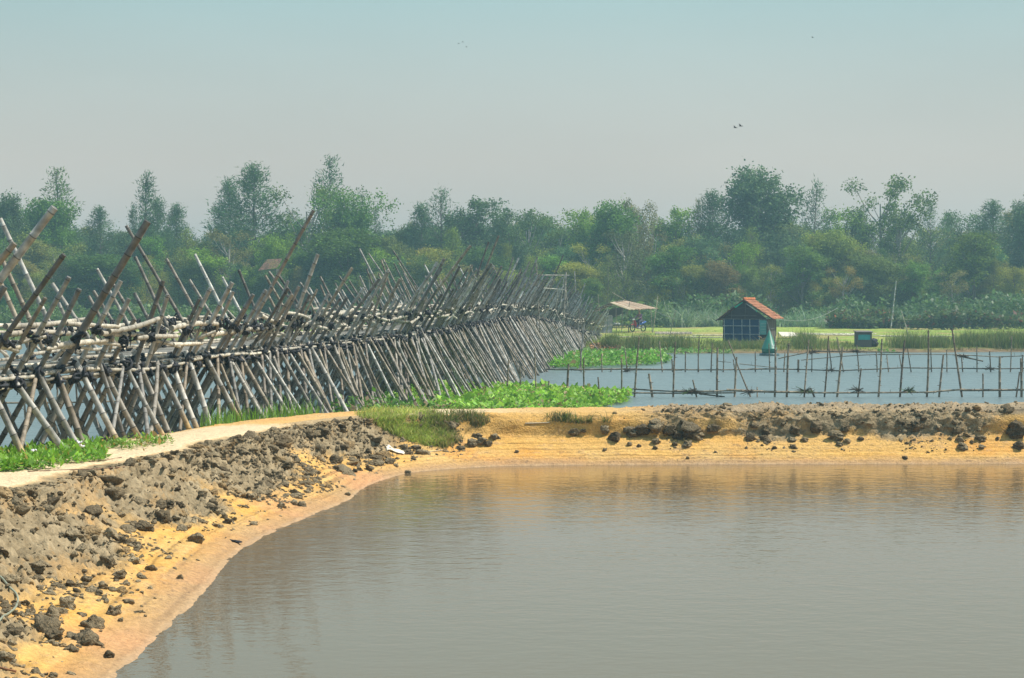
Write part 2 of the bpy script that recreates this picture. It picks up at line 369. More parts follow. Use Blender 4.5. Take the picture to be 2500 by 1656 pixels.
# ------------------------------------------------------------------ ground
def shore(x):
    return np.interp(x, [-300, -45, -25, -12, 0, 5, 11, 17, 30, 300], [150, 148, 146, 140, 128, 123, 119.5, 119, 122.5, 123]) + .7 * vnoise(np.stack([x * .35, x * 0, x * 0], -1), 5)
def gz(x, y):
    x = np.asarray(x, float); y = np.asarray(y, float); s = y - shore(x)
    z = np.interp(s, [-60, -4, 0, .8, 3, 14, 60, 600], [-1.6, -.7, .02, .22, .34, .5, .8, 1.0])
    q = np.stack([x, y, y * 0], -1)
    return z + sm(0, 6, s) * (.10 * fbm(q * .22, 3, 13) + .03 * fbm(q * 1.3, 3, 14)) + .05 * fbm(q * .8, 2, 15)
gx = np.concatenate([np.linspace(-400, -82, 30), np.linspace(-80, 80, 330), np.linspace(82, 400, 30)])
gy = np.concatenate([np.linspace(-80, 95, 36), np.linspace(97, 200, 240), np.linspace(203, 700, 60)])
GX, GY = np.meshgrid(gx, gy, indexing='ij'); GZ = gz(GX, GY); q = np.stack([GX, GY, GX * 0], -1)
s_ = GY - shore(GX); n1 = fbm(q * .10, 4, 17); n2 = fbm(q * .5, 3, 18)
gc = lerp(C3(.27, .33, .07), C3(.19, .27, .05), np.clip(.5 + n1, 0, 1))
gc = lerp(gc, C3(.33, .26, .11), sm(-.02, .32, n2 + .6 * n1) * .8)
gc = lerp(gc, C3(.10, .13, .035), sm(0, 2, 9 - s_) * .6)
gc = lerp(gc, C3(.17, .12, .07), 1 - sm(.3, 1.5, s_ + n2))
mb = MB(); n_ = len(gy); ii = np.arange(len(gx) - 1)[:, None] * n_; jj = np.arange(n_ - 1)[None]
mb.add(np.stack([GX, GY, GZ], -1).reshape(-1, 3), np.stack([ii + jj, ii + n_ + jj, ii + n_ + jj + 1, ii + jj + 1], -1).reshape(-1, 4), gc.reshape(-1, 3))
tag(mb.build('ground', M_GROUND), kind='structure')
def gz1(x, y): return float(gz(np.array([x]), np.array([y]))[0])

# ------------------------------------------------------------------ rubble and clods on the slope
rocks = [rock(2, k, .8) for k in range(14)] + [rock(3, k + 30, .9) for k in range(14)]
rocks3 = [rock(4, k + 50, .8) for k in range(8)]
def clodcol():
    k = rnd.random(); b = np.array((.14, .108, .066)) * (1 - k) + np.array((.33, .26, .16)) * k
    return b * rnd.uniform(.8, 1.15)
mb = MB(); cnt = 0
vis = np.where((Wc[:, 1] > 13) & (Wc[:, 0] < 14.5))[0]
seg = np.gradient(arc)[vis]; pr = seg / seg.sum()
dens_s = fbm(np.stack([arc * 1.3, arc * 0 + 9, arc * 0], 1), 3, 101)
while cnt < 9500:
    i = vis[np.searchsorted(np.cumsum(pr), R.random())] if True else 0
    i = min(i, NS - 2); isr = right[i] > .5
    u = R.random(); j = int(np.interp(.18 + .52 * u ** (.75 if not isr else .7) if (not isr or R.random() < .6) else .66 + .24 * u, tt, np.arange(NT)))
    st = slope_t[i, j]; g = grey[i, j]
    pk = .95 * sm(-.42, .05, st - grey_edge[i, j]) ** 1.5 + .035
    if T[i, j] > .67: pk = (.75 if P[i, j, 0] > 2.4 else .08) if isr else .05
    pk *= (.3 + sm(-.25, .25, dens_s[i])) if not isr else 1 if T[i, j] > .67 else (.05 + .8 * sm(.05, .28, dens_s[i]))
    if st < grey_edge[i, j]: pk *= .6 + .8 * (patch[i, j] > .05)
    if -2.6 < P[i, j, 0] < 3 and isr: pk *= .25
    if R.random() > pk: continue
    sz = .011 * math.exp(abs(R.normal(0, .80))) * (1.0 if isr else 1.25)
    if not isr and T[i, j] > .615: continue
    if T[i, j] > .67: sz *= .85
    sz = min(sz, .15)
    v, f = rocks[rnd.randrange(14) + (14 if sz > .032 else 0)]
    v = v * np.array([rnd.uniform(.8, 1.35), rnd.uniform(.7, 1.2), rnd.uniform(.5, 1.0)])
    a = rotz(rnd.uniform(0, 6.28)) @ np.array(Euler((rnd.uniform(-.6, .6), rnd.uniform(-.6, .6), 0)).to_matrix())
    cc = clodcol()
    if rnd.random() < .15: cc = cc * .5 + np.array((.3, .19, .08)) * .6
    mb.add(v * sz @ a.T + G[i, j] + np.array([0, 0, sz * .05]), f, cc); cnt += 1
tag(mb.build('rubble', M_CLOD), kind='stuff')
big_clods = [(1165, 1062, 22), (1175, 1076, 28), (1150, 1081, 28), (1192, 1083, 20), (1207, 1064, 26), (1262, 1102, 12), (1476, 1097, 12), (1403, 1053, 26), (1425, 1050, 16), (1500, 1066, 34), (1475, 1047, 26), (1540, 1052, 36), (1565, 1046, 40), (1603, 1034, 46), (1635, 1046, 36), (1684, 1044, 66), (1702, 1062, 34), (1655, 1062, 32), (1536, 1084, 16), (1560, 1088, 12), (1602, 1076, 24), (1647, 1083, 16), (1677, 1083, 26), (1600, 1093, 12), (1740, 1042, 30), (1679, 1117, 10),
 (1832, 1066, 32), (1865, 1069, 18), (1868, 1053, 22), (1890, 1093, 14), (1937, 1090, 18), (1935, 1073, 22), (1965, 1072, 18), (1940, 1049, 32), (1990, 1040, 40), (2038, 1062, 34), (2050, 1083, 20), (2067, 1076, 20), (2062, 1045, 24), (2101, 1070, 14), (2210, 1116, 15), (2238, 1036, 36), (2335, 1048, 30), (2320, 1070, 13), (2342, 1072, 20), (2350, 1088, 32), (2372, 1078, 13), (2397, 1090, 18), (2395, 1068, 24), (2435, 1070, 13), (2482, 1046, 56), (2488, 1086, 34),
 (92, 1380, 52), (181, 1352, 24), (266, 1367, 46), (292, 1401, 38), (211, 1412, 28), (171, 1425, 28), (163, 1472, 46), (251, 1429, 30), (242, 1446, 20), (312, 1424, 16), (276, 1488, 42), (295, 1512, 16), (129, 1548, 46), (28, 1533, 26), (199, 1542, 13), (266, 1597, 26), (130, 1647, 26), (13, 1548, 26), (51, 1554, 14), (61, 1471, 24),
 (516, 1238, 28), (556, 1272, 26), (399, 1260, 46), (414, 1229, 28), (477, 1311, 44), (392, 1226, 24), (441, 1230, 24), (351, 1284, 44), (329, 1368, 34), (180, 1307, 52), (548, 1260, 20), (519, 1226, 28), (617, 1210, 30), (688, 1233, 22), (673, 1157, 38), (704, 1134, 26), (835, 1089, 30), (786, 1055, 40), (751, 1058, 34), (819, 1121, 34), (867, 1148, 18), (879, 1145, 14), (914, 1129, 20), (902, 1142, 24), (950, 1124, 26), (997, 1104, 22), (989, 1092, 22), (997, 1153, 18), (849, 1205, 15), (873, 1111, 13), (618, 1124, 26), (355, 1503, 10), (347, 1445, 12)]
for n, (px, py, wpx) in enumerate(big_clods):
    h, nn = hit(px, py + wpx * .25)
    if h is None or h.z < -.12: continue
    D = h.y; r = wpx / F * D * .5
    v, f = rocks3[n % 8]; a = rotz(rnd.uniform(0, 6.28)); mb = MB()
    cc = clodcol() * rnd.uniform(.75, 1.0)
    qv = v * r * rnd.uniform(.92, 1.08) @ a.T
    qv = qv * (1 + .13 * fbm(qv / r * 2.6 + n, 3, n)[:, None])
    mb.add(qv + np.array(h) + np.array([0, 0, r * .32]), f, cc * (1 + .2 * vnoise(v * 4 + n, 4))[:, None])
    o = mb.build('dirt_clod', M_CLOD, origin=np.array(h))
    size = 'big' if wpx >= 40 else 'middling' if wpx >= 24 else 'small' if wpx >= 15 else 'very small'
    if px > 1100:
        k = 'below the yellow sand at the corner' if px < 1300 else 'on the far bank, left of the longest undercut' if px < 1560 else 'heaped below the longest undercut of the far bank' if px < 1760 else 'on the far bank, below the green buoy' if px < 2000 else 'on the orange sand at the right' if px < 2300 else 'at the right end of the far bank'
    else:
        k = 'on the near sand slope at bottom left' if py > 1440 else 'on the steep slope at the left edge' if px < 360 else 'on the left slope under the pale footpath' if px < 700 else 'on the slope left of the grass tuft'
    tag(o, f'{size} grey-brown mud clod {k}', 'dirt clod', 'loose clods of dried mud on the pond bank')

# ------------------------------------------------------------------ bamboo bridge
BD = np.array([20, 26, 29, 31, 38, 45, 56, 72, 85, 100, 110, 121, 128, 136, 142])
BX = np.array([-9.2, -8.05, -7.5, -7.1, -5.9, -5.0, -3.2, -1.5, -.2, 1.05, 2.2, 3.4, 4.3, 5.6, 6.5])
BZ = np.array([1.93, 1.94, 1.95, 1.96, 2.0, 2.05, 2.12, 2.27, 2.4, 2.34, 2.05, 1.62, 1.3, .95, .75])
def bx(D): return float(np.interp(D, BD, BX))
def bz(D): return float(np.interp(D, BD, BZ))
def lat(D):
    s = (bx(D + 4) - bx(D - 4)) / 8; l = math.hypot(1, s); return np.array([1 / l, -s / l, 0])
WD = 2.35
def bp(D, off, dz): return np.array([bx(D), D, bz(D) + dz]) + lat(D) * off     # off>0: towards the camera side
Dt = np.linspace(20, 140, 600)
pxN = np.array([proj(bp(d, 0, 0))[0] for d in Dt]); pyN = np.array([proj(bp(d, 0, 0))[1] for d in Dt])
pxF = np.array([proj(bp(d, -WD, 0))[0] for d in Dt]); pyF = np.array([proj(bp(d, -WD, 0))[1] for d in Dt])
bridge = thing('bamboo_bridge', (-5.0, 45, 0), 'long rickety bamboo footbridge on crossed poles, running from the left edge to the far bank', 'bridge')
poles = []      # (size, list of args)
lash = []
def add_pole(A, B, r, **k):
    m = (np.array(A) + np.array(B)) / 2; poles.append((r / m[1] * np.linalg.norm(np.array(B) - np.array(A)), A, B, r, k))
def bedz(p): return -.8
def traced(tx, ty, lx, ly, near=True, r=.045, **k):
    PXs, PYs = (pxN, pyN) if near else (pxF, pyF)
    x = lx
    for _ in range(6):
        y = float(np.interp(x, PXs, PYs)); x = lx + (tx - lx) * (y - ly) / (ty - ly); x = float(np.clip(x, PXs[0], PXs[-1]))
    D = float(np.interp(x, PXs, Dt)); y = float(np.interp(x, PXs, PYs))
    Pd = np.array(at(x, y, D)); dl = (tx - x) / F * D; Pt = np.array(at(tx, ty, D - .18 * dl - rnd.uniform(-.1, .2)))
    dv = Pt - Pd; dn = dv / dv[2]; Pb = Pd - dn * (Pd[2] + .7)
    add_pole(Pb, Pt, r, **k); lash.append((Pd, r, D)); usedN.append(D) if near else usedF.append(D)
    h = rnd.uniform(.5, .62); lash.append((Pd + dn * h, r, D))
usedN, usedF = [], []
z1 = lambda x, y: (x / 2.24, y / 2.24 + 400)
z2 = lambda x, y: (x / 2.24 + 500, y / 2.24 + 400)
z3 = lambda x, y: (x / 2.85 + 1000, y / 2.85 + 500)
near1 = [((298, 240), (-420, 1200), .062), ((350, 497), (-130, 1180), .045), ((80, 435), (-420, 1170), .05), ((378, 620), (75, 1165), .043), ((808, 315), (300, 1165), .066), ((660, 640), (380, 1210), .045), ((892, 640), (690, 1195), .045), ((918, 715), (750, 1170), .042), ((735, 850), (560, 1210), .044), ((1150, 680), (870, 1200), .047), ((1090, 740), (930, 1100), .038), ((1270, 650), (1010, 1130), .05), ((1275, 700), (1100, 1070), .04), ((1385, 715), (1180, 1090), .045), ((900, 900), (760, 1180), .04)]
near2 = [((595, 255), (160, 1110), .043), ((618, 495), (410, 1060), .05), ((805, 570), (500, 1090), .043), ((575, 715), (440, 1010), .042), ((870, 680), (610, 1050), .043), ((955, 630), (690, 1010), .045), ((1005, 580), (760, 1010), .042), ((1068, 630), (840, 1050), .052), ((1080, 715), (940, 960), .043), ((515, 670), (290, 1060), .045), ((370, 670), (150, 1100), .047), ((335, 690), (100, 1080), .045), ((265, 715), (20, 1090), .044), ((1275, 545), (1010, 965), .045), ((1310, 520), (1110, 880), .05), ((1395, 560), (1180, 930), .045), ((1000, 600), (830, 1000), .042), ((455, 640), (330, 1000), .04)]
near3 = [((425, 285), (60, 850), .05), ((620, 215), (420, 790), .045), ((550, 260), (400, 760), .04), ((570, 410), (300, 830), .052), ((565, 425), (330, 820), .045), ((585, 440), (350, 830), .045), ((760, 370), (600, 760), .045), ((890, 365), (720, 780), .045), ((835, 395), (690, 780), .04), ((1070, 350), (880, 800), .045), ((240, 375), (20, 800), .045), ((190, 400), (-20, 800), .045), ((720, 365), (600, 720), .04), ((685, 470), (520, 800), .045), ((775, 445), (650, 780), .045), ((630, 515), (480, 810), .045), ((1000, 930 - 410), (900, 800), .04)]
far1 = [((0, 300), (250, 830), .05), ((0, 500), (160, 850), .05), ((0, 645), (80, 845), .05), ((285, 655), (450, 900), .047), ((320, 760), (400, 930), .04), ((690, 340), (990, 880), .045), ((740, 510), (905, 870), .043), ((910, 520), (1070, 830), .043), ((1065, 495), (1245, 860), .043), ((1035, 635), (1165, 850), .043), ((1215, 620), (1325, 810), .042), ((1305, 580), (1410, 790), .042), ((530, 575), (690, 880), .038), ((595, 620), (755, 865), .042), ((510, 695), (620, 880), .042), ((485, 725), (580, 880), .042), ((960, 800), (1020, 880), .03)]
far2 = [((330, 610), (520, 940), .04), ((350, 590), (590, 880), .042), ((400, 605), (600, 890), .042), ((520, 650), (720, 920), .04), ((660, 680), (770, 850), .038), ((715, 685), (790, 830), .038), ((735, 615), (860, 800), .04), ((760, 720), (840, 830), .036), ((790, 640), (885, 800), .038), ((845, 465), (995, 760), .043), ((895, 490), (1000, 650), .036), ((885, 575), (970, 800), .038), ((965, 525), (1055, 780), .042), ((975, 520), (1090, 760), .042), ((1030, 475), (1225, 760), .036), ((1060, 540), (1195, 770), .038), ((1035, 545), (1140, 740), .035), ((1200, 550), (1290, 700), .038)]
far3 = [((105, 420), (215, 630), .042), ((325, 395), (415, 570), .042), ((285, 450), (335, 600), .042), ((420, 420), (475, 570), .042), ((570, 410), (625, 530), .042), ((460, 440), (560, 640), .04), ((700, 560), (740, 640), .04)]
for (t, l, r) in near1: traced(*z1(*t), *z1(*l), True, r)
for (t, l, r) in near2: traced(*z2(*t), *z2(*l), True, r)
for (t, l, r) in near3: traced(*z3(*t), *z3(*l), True, r)
for (t, l, r) in far1: traced(*z1(*t), *z1(*l), False, r)
for (t, l, r) in far2: traced(*z2(*t), *z2(*l), False, r)
for (t, l, r) in far3: traced(*z3(*t), *z3(*l), False, r)
D = 25.0
while D < 139:
    low = D < 38.3; ln = lat(D); d2 = D + rnd.uniform(-.1, .1)
    # front props, standing on the bank at first and in the river farther on
    tn = rnd.uniform(.36, .68); zt = bz(d2) + rnd.uniform(-.05, .12)
    if d2 < 38.0:
        A = bp(d2, .03, 0); A[2] = zt; A = A - ln * 0
        B = A + ln * (zt - .72) * tn; g_ = drop(B[0], B[1]); B[2] = (g_ if g_ else .5) - .12
    else:
        A = bp(d2, .03, 0); A[2] = zt; B = A + ln * (zt + .7) * tn; B[2] = -.7
    B[1] += rnd.uniform(-.5, .5)
    foot = ('B', (.55, .33, .08)) if (low and rnd.random() < .45) else None
    dirn = (A - B) / np.linalg.norm(A - B)
    add_pole(B, A + dirn * rnd.uniform(.0, .15), rnd.uniform(.036, .05) * (1.15 if low else 1), foot=(('A', foot[1]) if foot else None), col=rnd.choice(BAM[:2] + [BAM[3], BAM[6], BAM[4], (.40, .375, .33)]))
    lash.append((A - dirn * .15, .06, D))
    if (rnd.random() < .55 and D > 42) or (D <= 42 and rnd.random() < .25) or 52 < D < 105:    # a second prop of the same trestle
        o_ = rnd.uniform(.12, .3) * rnd.choice((-1, 1)); A2 = A.copy(); A2[1] += o_; B2 = B.copy(); B2 += ln * rnd.uniform(-.25, .2); B2[1] += o_ * rnd.uniform(-1, 1.2)
        add_pole(B2, A2, rnd.uniform(.028, .042), col=rnd.choice(BAM))
    if D < 60 and rnd.random() < .62:          # diagonal partner that crosses the props along the bridge
        A3 = bp(d2, .06, -.02); dd3 = rnd.uniform(1.1, 2.0) * (1 if D < 42 else 1.5); zt3 = .72 if d2 - dd3 < 38 else -.7
        B3 = bp(d2 - dd3, .06, 0) + ln * (A3[2] - zt3) * rnd.uniform(.2, .5); g_ = drop(B3[0], B3[1]) if zt3 > 0 else None; B3[2] = (g_ - .1) if g_ else zt3
        add_pole(B3, A3, rnd.uniform(.034, .046), col=rnd.choice([BAM[0], BAM[2], BAM[4], BAM[7]]))
    # back props
    A = bp(d2, -WD, .0); B = A - ln * (A[2] + .7) * rnd.uniform(.42, .6); B[2] = -.7
    if D > 56 or rnd.random() < .5: add_pole(B, A, rnd.uniform(.036, .048))
    # long poles through the near edge, leaning out to the right
    gap = min([abs(D - u) for u in usedN] + [9])
    hgt = rnd.uniform(.75, 1.45) if D < 56 else rnd.uniform(.9, 2.1)
    if D > 118: hgt = rnd.uniform(.8, 1.7)
    for rep in range(1 if D < 60 else 2):
        tl = rnd.uniform(.48, .66); Pd = bp(D + rep * .3, 0, 0)
        if gap < .28: hgt_ = -.05
        else: hgt_ = hgt * (1 if rep == 0 else rnd.uniform(.6, 1))
        if gap >= .28 or D < 60: add_pole(Pd - ln * (Pd[2] + .7) * tl - np.array([0, rnd.uniform(-.3, .3), Pd[2] + .7]), Pd + ln * hgt_ * tl + np.array([0, rnd.uniform(-.15, .15), hgt_]), rnd.uniform(.034, .048))
    # long poles through the far edge, leaning out to the left
    gap = min([abs(D - u) for u in usedF] + [9]); tl = rnd.uniform(.42, .58); Pf = bp(D, -WD, 0)
    hg = -.05 if (gap < .35 or (D < 56 and rnd.random() < .6)) else (rnd.uniform(.6, 1.3) if D < 56 else rnd.uniform(.9, 1.9))
    if hg > 0 or D > 56 or rnd.random() < .4: add_pole(Pf + ln * (Pf[2] + .7) * tl - np.array([0, rnd.uniform(-.3, .3), Pf[2] + .7]), Pf - ln * hg * tl + np.array([0, 0, hg]), rnd.uniform(.034, .046))
    D += .86 if D < 42 else .68 if D < 60 else .58
poles.sort(key=lambda p: -p[0])
for k, (sz, A, B, r, kw) in enumerate(poles[:100]):
    mb = MB(); bamboo(mb, A, B, r, sides=10, bend=.03, **kw); mb.build('pole', M_BAMBOO, bridge)
mb = MB()
for (sz, A, B, r, kw) in poles[100:]: bamboo(mb, A, B, r, sides=7 if B[1] < 60 else 5, bend=.02, **kw)
tag(mb.build('poles', M_BAMBOO, bridge), kind='stuff')
# deck: close-laid cross slats, on stringers
mb = MB(); D = 22.0
while D < 141:
    w2 = rnd.uniform(.02, .034); a = bp(D, rnd.uniform(.02, .09), 0); b = bp(D, -WD - rnd.uniform(.02, .09), 0)
    ln = lat(D); yv = np.array([-ln[1], ln[0], 0]); zz = rnd.uniform(-.008, .008)
    cc = np.array((.46, .42, .36)) * rnd.uniform(.7, 1.2); M3 = np.stack([ln, yv, [0, 0, 1]], 1)
    box(mb, (a + b) / 2 + np.array([0, 0, zz - .012]), (np.linalg.norm(a - b) / 2, w2, .011), cc, M3); D += w2 * 2 + rnd.uniform(.004, .014)
mb.build('deck', M_BAMBOO, bridge, smooth=False)
st = []
def run(off, dz, L0, L1, r, jz, jo, col, step=.36, skip=0.0, D0=22, D1=139):
    D = D0 + rnd.uniform(0, 1)
    while D < D1:
        L = rnd.uniform(L0, L1)
        if rnd.random() >= skip:
            A = bp(D - .15, off + rnd.uniform(-jo, jo), dz + rnd.uniform(-jz, jz)); B = bp(D + L + .2, off + rnd.uniform(-jo, jo), dz + rnd.uniform(-jz, jz))
            st.append((r / D * L, A, B, r * rnd.uniform(.85, 1.15), np.array(col) * rnd.uniform(.8, 1.1), dz))
        D += L
PALE = (.50, .45, .36)
for dz, off in ((-.075, -.02), (-.075, .05), (-.14, 0.01), (-.15, -.08), (-.20, -.02)): run(off, dz, 2.5, 4, .033, .012, .02, (.44, .40, .32))
run(-WD, -.09, 2.5, 4, .035, .012, .02, (.38, .34, .28)); run(-WD / 2, -.09, 2.5, 4, .035, .012, .02, (.3, .27, .22))
run(-.06, .05, 2, 3.4, .032, .015, .03, PALE); run(-.13, .10, 1.6, 3, .03, .03, .04, PALE, skip=.25); run(-WD + .06, .05, 2, 3.4, .032, .015, .03, PALE); run(-WD + .15, .09, 2, 3, .03, .03, .04, PALE, skip=.3)
run(.26, .50, 1.5, 2.6, .045, .12, .06, PALE); run(.30, .60, 1.2, 2.3, .042, .16, .08, PALE, skip=.3); run(.2, .38, 1.0, 1.9, .036, .17, .10, PALE, skip=.35); run(.24, .48, .9, 1.7, .04, .2, .12, PALE, skip=.45)
run(-WD - .26, .52, 1.8, 3.2, .038, .06, .05, PALE); run(-WD - .3, .62, 1.6, 2.8, .034, .08, .05, PALE, skip=.45); run(-WD - .1, .3, 1.6, 2.8, .032, .08, .05, PALE, skip=.5)
for _ in range(150):                       # short ties running across, and braces of the rails
    D = rnd.uniform(26, 130); o_ = rnd.choice((.15, -WD - .15)); sgn = 1 if o_ > 0 else -1
    A = bp(D, o_ - sgn * rnd.uniform(.15, .5), rnd.uniform(.0, .45)); B = bp(D + rnd.uniform(-.9, .9), o_ + sgn * rnd.uniform(.1, .35), rnd.uniform(.45, .75))
    st.append((.035 / D, A, B, rnd.uniform(.024, .036), np.array(PALE) * rnd.uniform(.7, 1), .5))
st.sort(key=lambda s: -s[0]); nr = 0
mbs = {'handrail': MB(), 'stringer': MB()}
cts = {'handrail': 0, 'stringer': 0}
for (sz, A, B, r, cc, dz) in st:
    nm = 'handrail' if dz > .2 else 'stringer'
    if cts[nm] < 70:
        cts[nm] += 1; mb = MB(); bamboo(mb, A, B, r, cc, 9, .02, .3); mb.build(nm, M_BAMBOO, bridge)
    else: bamboo(mbs[nm], A, B, r, cc, 6, .02, .32)
for nm in mbs: tag(mbs[nm].build(nm + 's', M_BAMBOO, bridge), kind='stuff')
# black rubber lashings
lash += [(bp(D, rnd.uniform(.2, .34), rnd.uniform(.38, .66)), .05, D) for D in np.arange(25, 138, .62)]
lash += [(bp(D, -WD - rnd.uniform(.2, .34), rnd.uniform(.45, .62)), .04, D) for D in np.arange(25, 138, .95)]
lash += [(bp(D, rnd.uniform(-.16, .04), rnd.uniform(.03, .1)), .03, D) for D in np.arange(25, 138, .55)]
lash += [(bp(D, -WD + rnd.uniform(.0, .16), rnd.uniform(.03, .1)), .025, D) for D in np.arange(25, 138, .8)]
lash += [(bp(D, .05, -.17), .06, D) for D in np.arange(25, 138, .66)]
lash.sort(key=lambda l: -l[1] / l[2])
def lashing(mb, p, r, D):
    bc = np.array((.018, .02, .024)); sides = 7 if D < 60 else 5
    for k in range(3 if D < 75 else 2):
        n = Vector((rnd.gauss(0, 1), rnd.gauss(0, .5), rnd.gauss(0, 1))).normalized(); _, u, w_ = frame_of(n)
        rr = r * rnd.uniform(1.1, 1.9); a = np.linspace(0, 6.28, 9)
        pts = p + (np.cos(a)[:, None] * np.array(u) + np.sin(a)[:, None] * np.array(w_)) * rr + R.normal(0, .008, (9, 3)); tube(mb, pts, r * .42, bc * rnd.uniform(.7, 1.8), sides, False)
    if D < 60 and rnd.random() < .7:
        q0 = p + R.normal(0, r * .5, 3); pts = [q0, q0 + np.array([rnd.uniform(-.05, .05), -.03, -.07]), q0 + np.array([rnd.uniform(-.08, .08), -.03, -rnd.uniform(.1, .22)])]
        tube(mb, pts, [.014, .012, .006], bc * 1.3, 5)
for (p, r, D) in lash[:100]:
    mb = MB(); lashing(mb, p, r, D); mb.build('lashing', M_RUBBER, bridge)
mb = MB()
for (p, r, D) in lash[100:]: lashing(mb, p, r, D)
tag(mb.build('lashings', M_RUBBER, bridge), kind='stuff')

# square pole frame by the far half of the bridge, and loose leaning poles at its far end
def fr(x, y, D): return at(1250 + x / 5.6, 620 + y / 5.6, D)
fo = fr(550, 900, 97); fo.z = 0; fth = thing('lift_net_frame', tuple(fo), 'square frame of thin pale poles standing up beside the far half of the bamboo bridge', 'pole frame')
for (a, b, r, nm) in [((365, 293), (785, 295), .032, 'crossbar'), ((270, 455), (735, 490), .026, 'crossbar'), ((378, 290), (358, 560), .03, 'post'), ((740, 248), (712, 1250), .042, 'post'), ((716, 295), (660, 740), .024, 'brace'), ((728, 400), (765, 720), .022, 'brace'), ((630, 470), (600, 740), .03, 'brace'), ((658, 450), (605, 700), .024, 'brace'), ((335, 130), (362, 560), .03, 'post')]:
    mb = MB(); A, B = fr(*a, 97), fr(*b, 97 + (.15 if nm == 'brace' else 0))
    if nm == 'post': B = A + (B - A) * ((A.z + .6) / (A.z - B.z))
    bamboo(mb, A, B, r, (.58, .52, .42) if nm != 'post' else (.36, .31, .25), 7); mb.build(nm, M_BAMBOO, fth)
for k, (x0, y0, x1, y1, D) in enumerate([(1108 / 5.6, 580 / 5.6, 860 / 5.6, 1040 / 5.6, 128), (1000 / 5.6, 540 / 5.6, 850 / 5.6, 960 / 5.6, 127), (1055 / 5.6, 575 / 5.6, 870 / 5.6, 1060 / 5.6, 129), (1130 / 5.6, 640 / 5.6, 900 / 5.6, 1060 / 5.6, 130), (1000 / 5.6, 400 / 5.6, 790 / 5.6, 1000 / 5.6, 126), (855 / 5.6, 240 / 5.6, 905 / 5.6, 1000 / 5.6, 125), (905 / 5.6, 740 / 5.6, 1020 / 5.6, 1330 / 5.6, 120), (1000 / 5.6, 1090 / 5.6, 1160 / 5.6, 1290 / 5.6, 122), (1210 / 5.6, 1010 / 5.6, 1030 / 5.6, 1170 / 5.6, 124), (720 / 5.6, 970 / 5.6, 460 / 5.6, 1150 / 5.6, 96), (985 / 5.6, 960 / 5.6, 930 / 5.6, 1550 / 5.6, 88), (600 / 5.6, 800 / 5.6, 700 / 5.6, 990 / 5.6, 98)]):
    mb = MB(); A = at(1250 + x0, 620 + y0, D); B = at(1250 + x1, 620 + y1, D)
    if k not in (9, 11): g_ = max(gz1(B.x, B.y), -.4); B = A + (B - A) * ((A.z - g_) / max(A.z - B.z, .1)) if A.z - B.z > .3 else B
    bamboo(mb, A, B, .032, None, 6); mb.build('pole', M_BAMBOO, bridge)

# ------------------------------------------------------------------ fish-trap fences in the river
z4 = lambda x, y: (x / 3.92 + 1400, y / 3.92 + 600)
z5 = lambda x, y: (x / 2.852 + 1900, y / 2.852 + 600)
STK = [(.20, .15, .105), (.26, .20, .14), (.16, .12, .085)]
def fence(D, stakes, rails, label, r0):
    o = thing('bamboo_fence', (at(1900, 900, D).x, D, 0), label, 'fence', 'stake fences in the river')
    for (bx_, tx, ty, rs) in stakes:
        A = at(bx_, 900, D); A.z = -.6; Tp = at(tx, ty, D + rnd.uniform(-.2, .2)); Bw = Vector((A.x, D, 0))
        A = Bw - (Tp - Bw) * (.6 / max(Tp.z, .2)); mb = MB()
        bamboo(mb, A, Tp, r0 * rs, rnd.choice(STK), 7, .02, .3, .75, hook=3); mb.build('stake', M_BAMBOO, o)
    for pts, r in rails:
        mb = MB(); P3 = [at(x, y, D - .05) for x, y in pts]
        for a, b in zip(P3[:-1], P3[1:]):
            n = max(1, int((b - a).length / 2.6))
            for k in range(n):
                q0 = a + (b - a) * (k / n); q1 = a + (b - a) * ((k + 1.08) / n); q0.z += rnd.uniform(-.015, .015); q1.z += rnd.uniform(-.015, .015); q0.y += rnd.uniform(-.06, .06)
                bamboo(mb, q0, q1, r * rnd.uniform(.8, 1.2), rnd.choice([(.17, .14, .10), (.24, .19, .13), (.13, .11, .08)]), 6, .01, .5, hook=2)
        mb.build('rail', M_BAMBOO, o)
    return o
fs = [(1427, 1425, 873, .9), (1462, 1460, 921, .9), (1387, 1388, 888, 1.3), (1309, 1305, 850, .8), (1340, 1340, 930, 1), (1240, 1242, 879, 1), (1269, 1269, 897, .9)]
fs += [(*[z4(b, 0)[0]], *z4(t, y), s) for b, t, y, s in [(450, 460, 1075, .9), (585, 628, 870, 1), (755, 722, 1225, 1.4), (958, 975, 920, 1), (1175, 1142, 1285, .9), (1375, 1378, 975, 1.2), (1545, 1562, 1065, 1.1), (1700, 1480, 905, .8), (1758, 1758, 1355, .8), (1922, 1930, 870, 1.1)]]
fs += [(*[z5(b, 0)[0]], *z5(t, y), s) for b, t, y, s in [(62, 72, 680, 1.2), (182, 212, 655, .9), (318, 350, 630, .9), (412, 448, 705, 1.2), (555, 577, 855, .9), (695, 722, 650, 1.1), (850, 880, 660, 1.1), (1030, 1045, 590, 1.1), (1122, 1150, 760, 1.1), (1280, 1210, 580, 1.1), (1424, 1425, 890, .9), (1545, 1542, 770, 1.4), (1693, 1690, 785, 1.3), (250, 225, 995, 1.1), (1655, 1680, 880, .9), (1790, 1796, 700, 1), (1930, 1940, 720, 1)]]
fence(63.5, fs, [([z4(230, 1385), z4(580, 1372), z4(950, 1392), z4(1200, 1400)], .03), ([z4(520, 1405), z4(1480, 1408)], .032), ([z4(1170, 1390), z4(1500, 1390)], .028), ([z4(1465, 1385), z4(2160, 1406), z5(1030, 1022), z5(1280, 1005), z5(1711, 1004), (2620, 952)], .036), ([z4(1200, 1415), z4(1430, 1442)], .022)],
      'nearer row of crooked brown stakes with a long floating rail, just beyond the pond bank', .034)
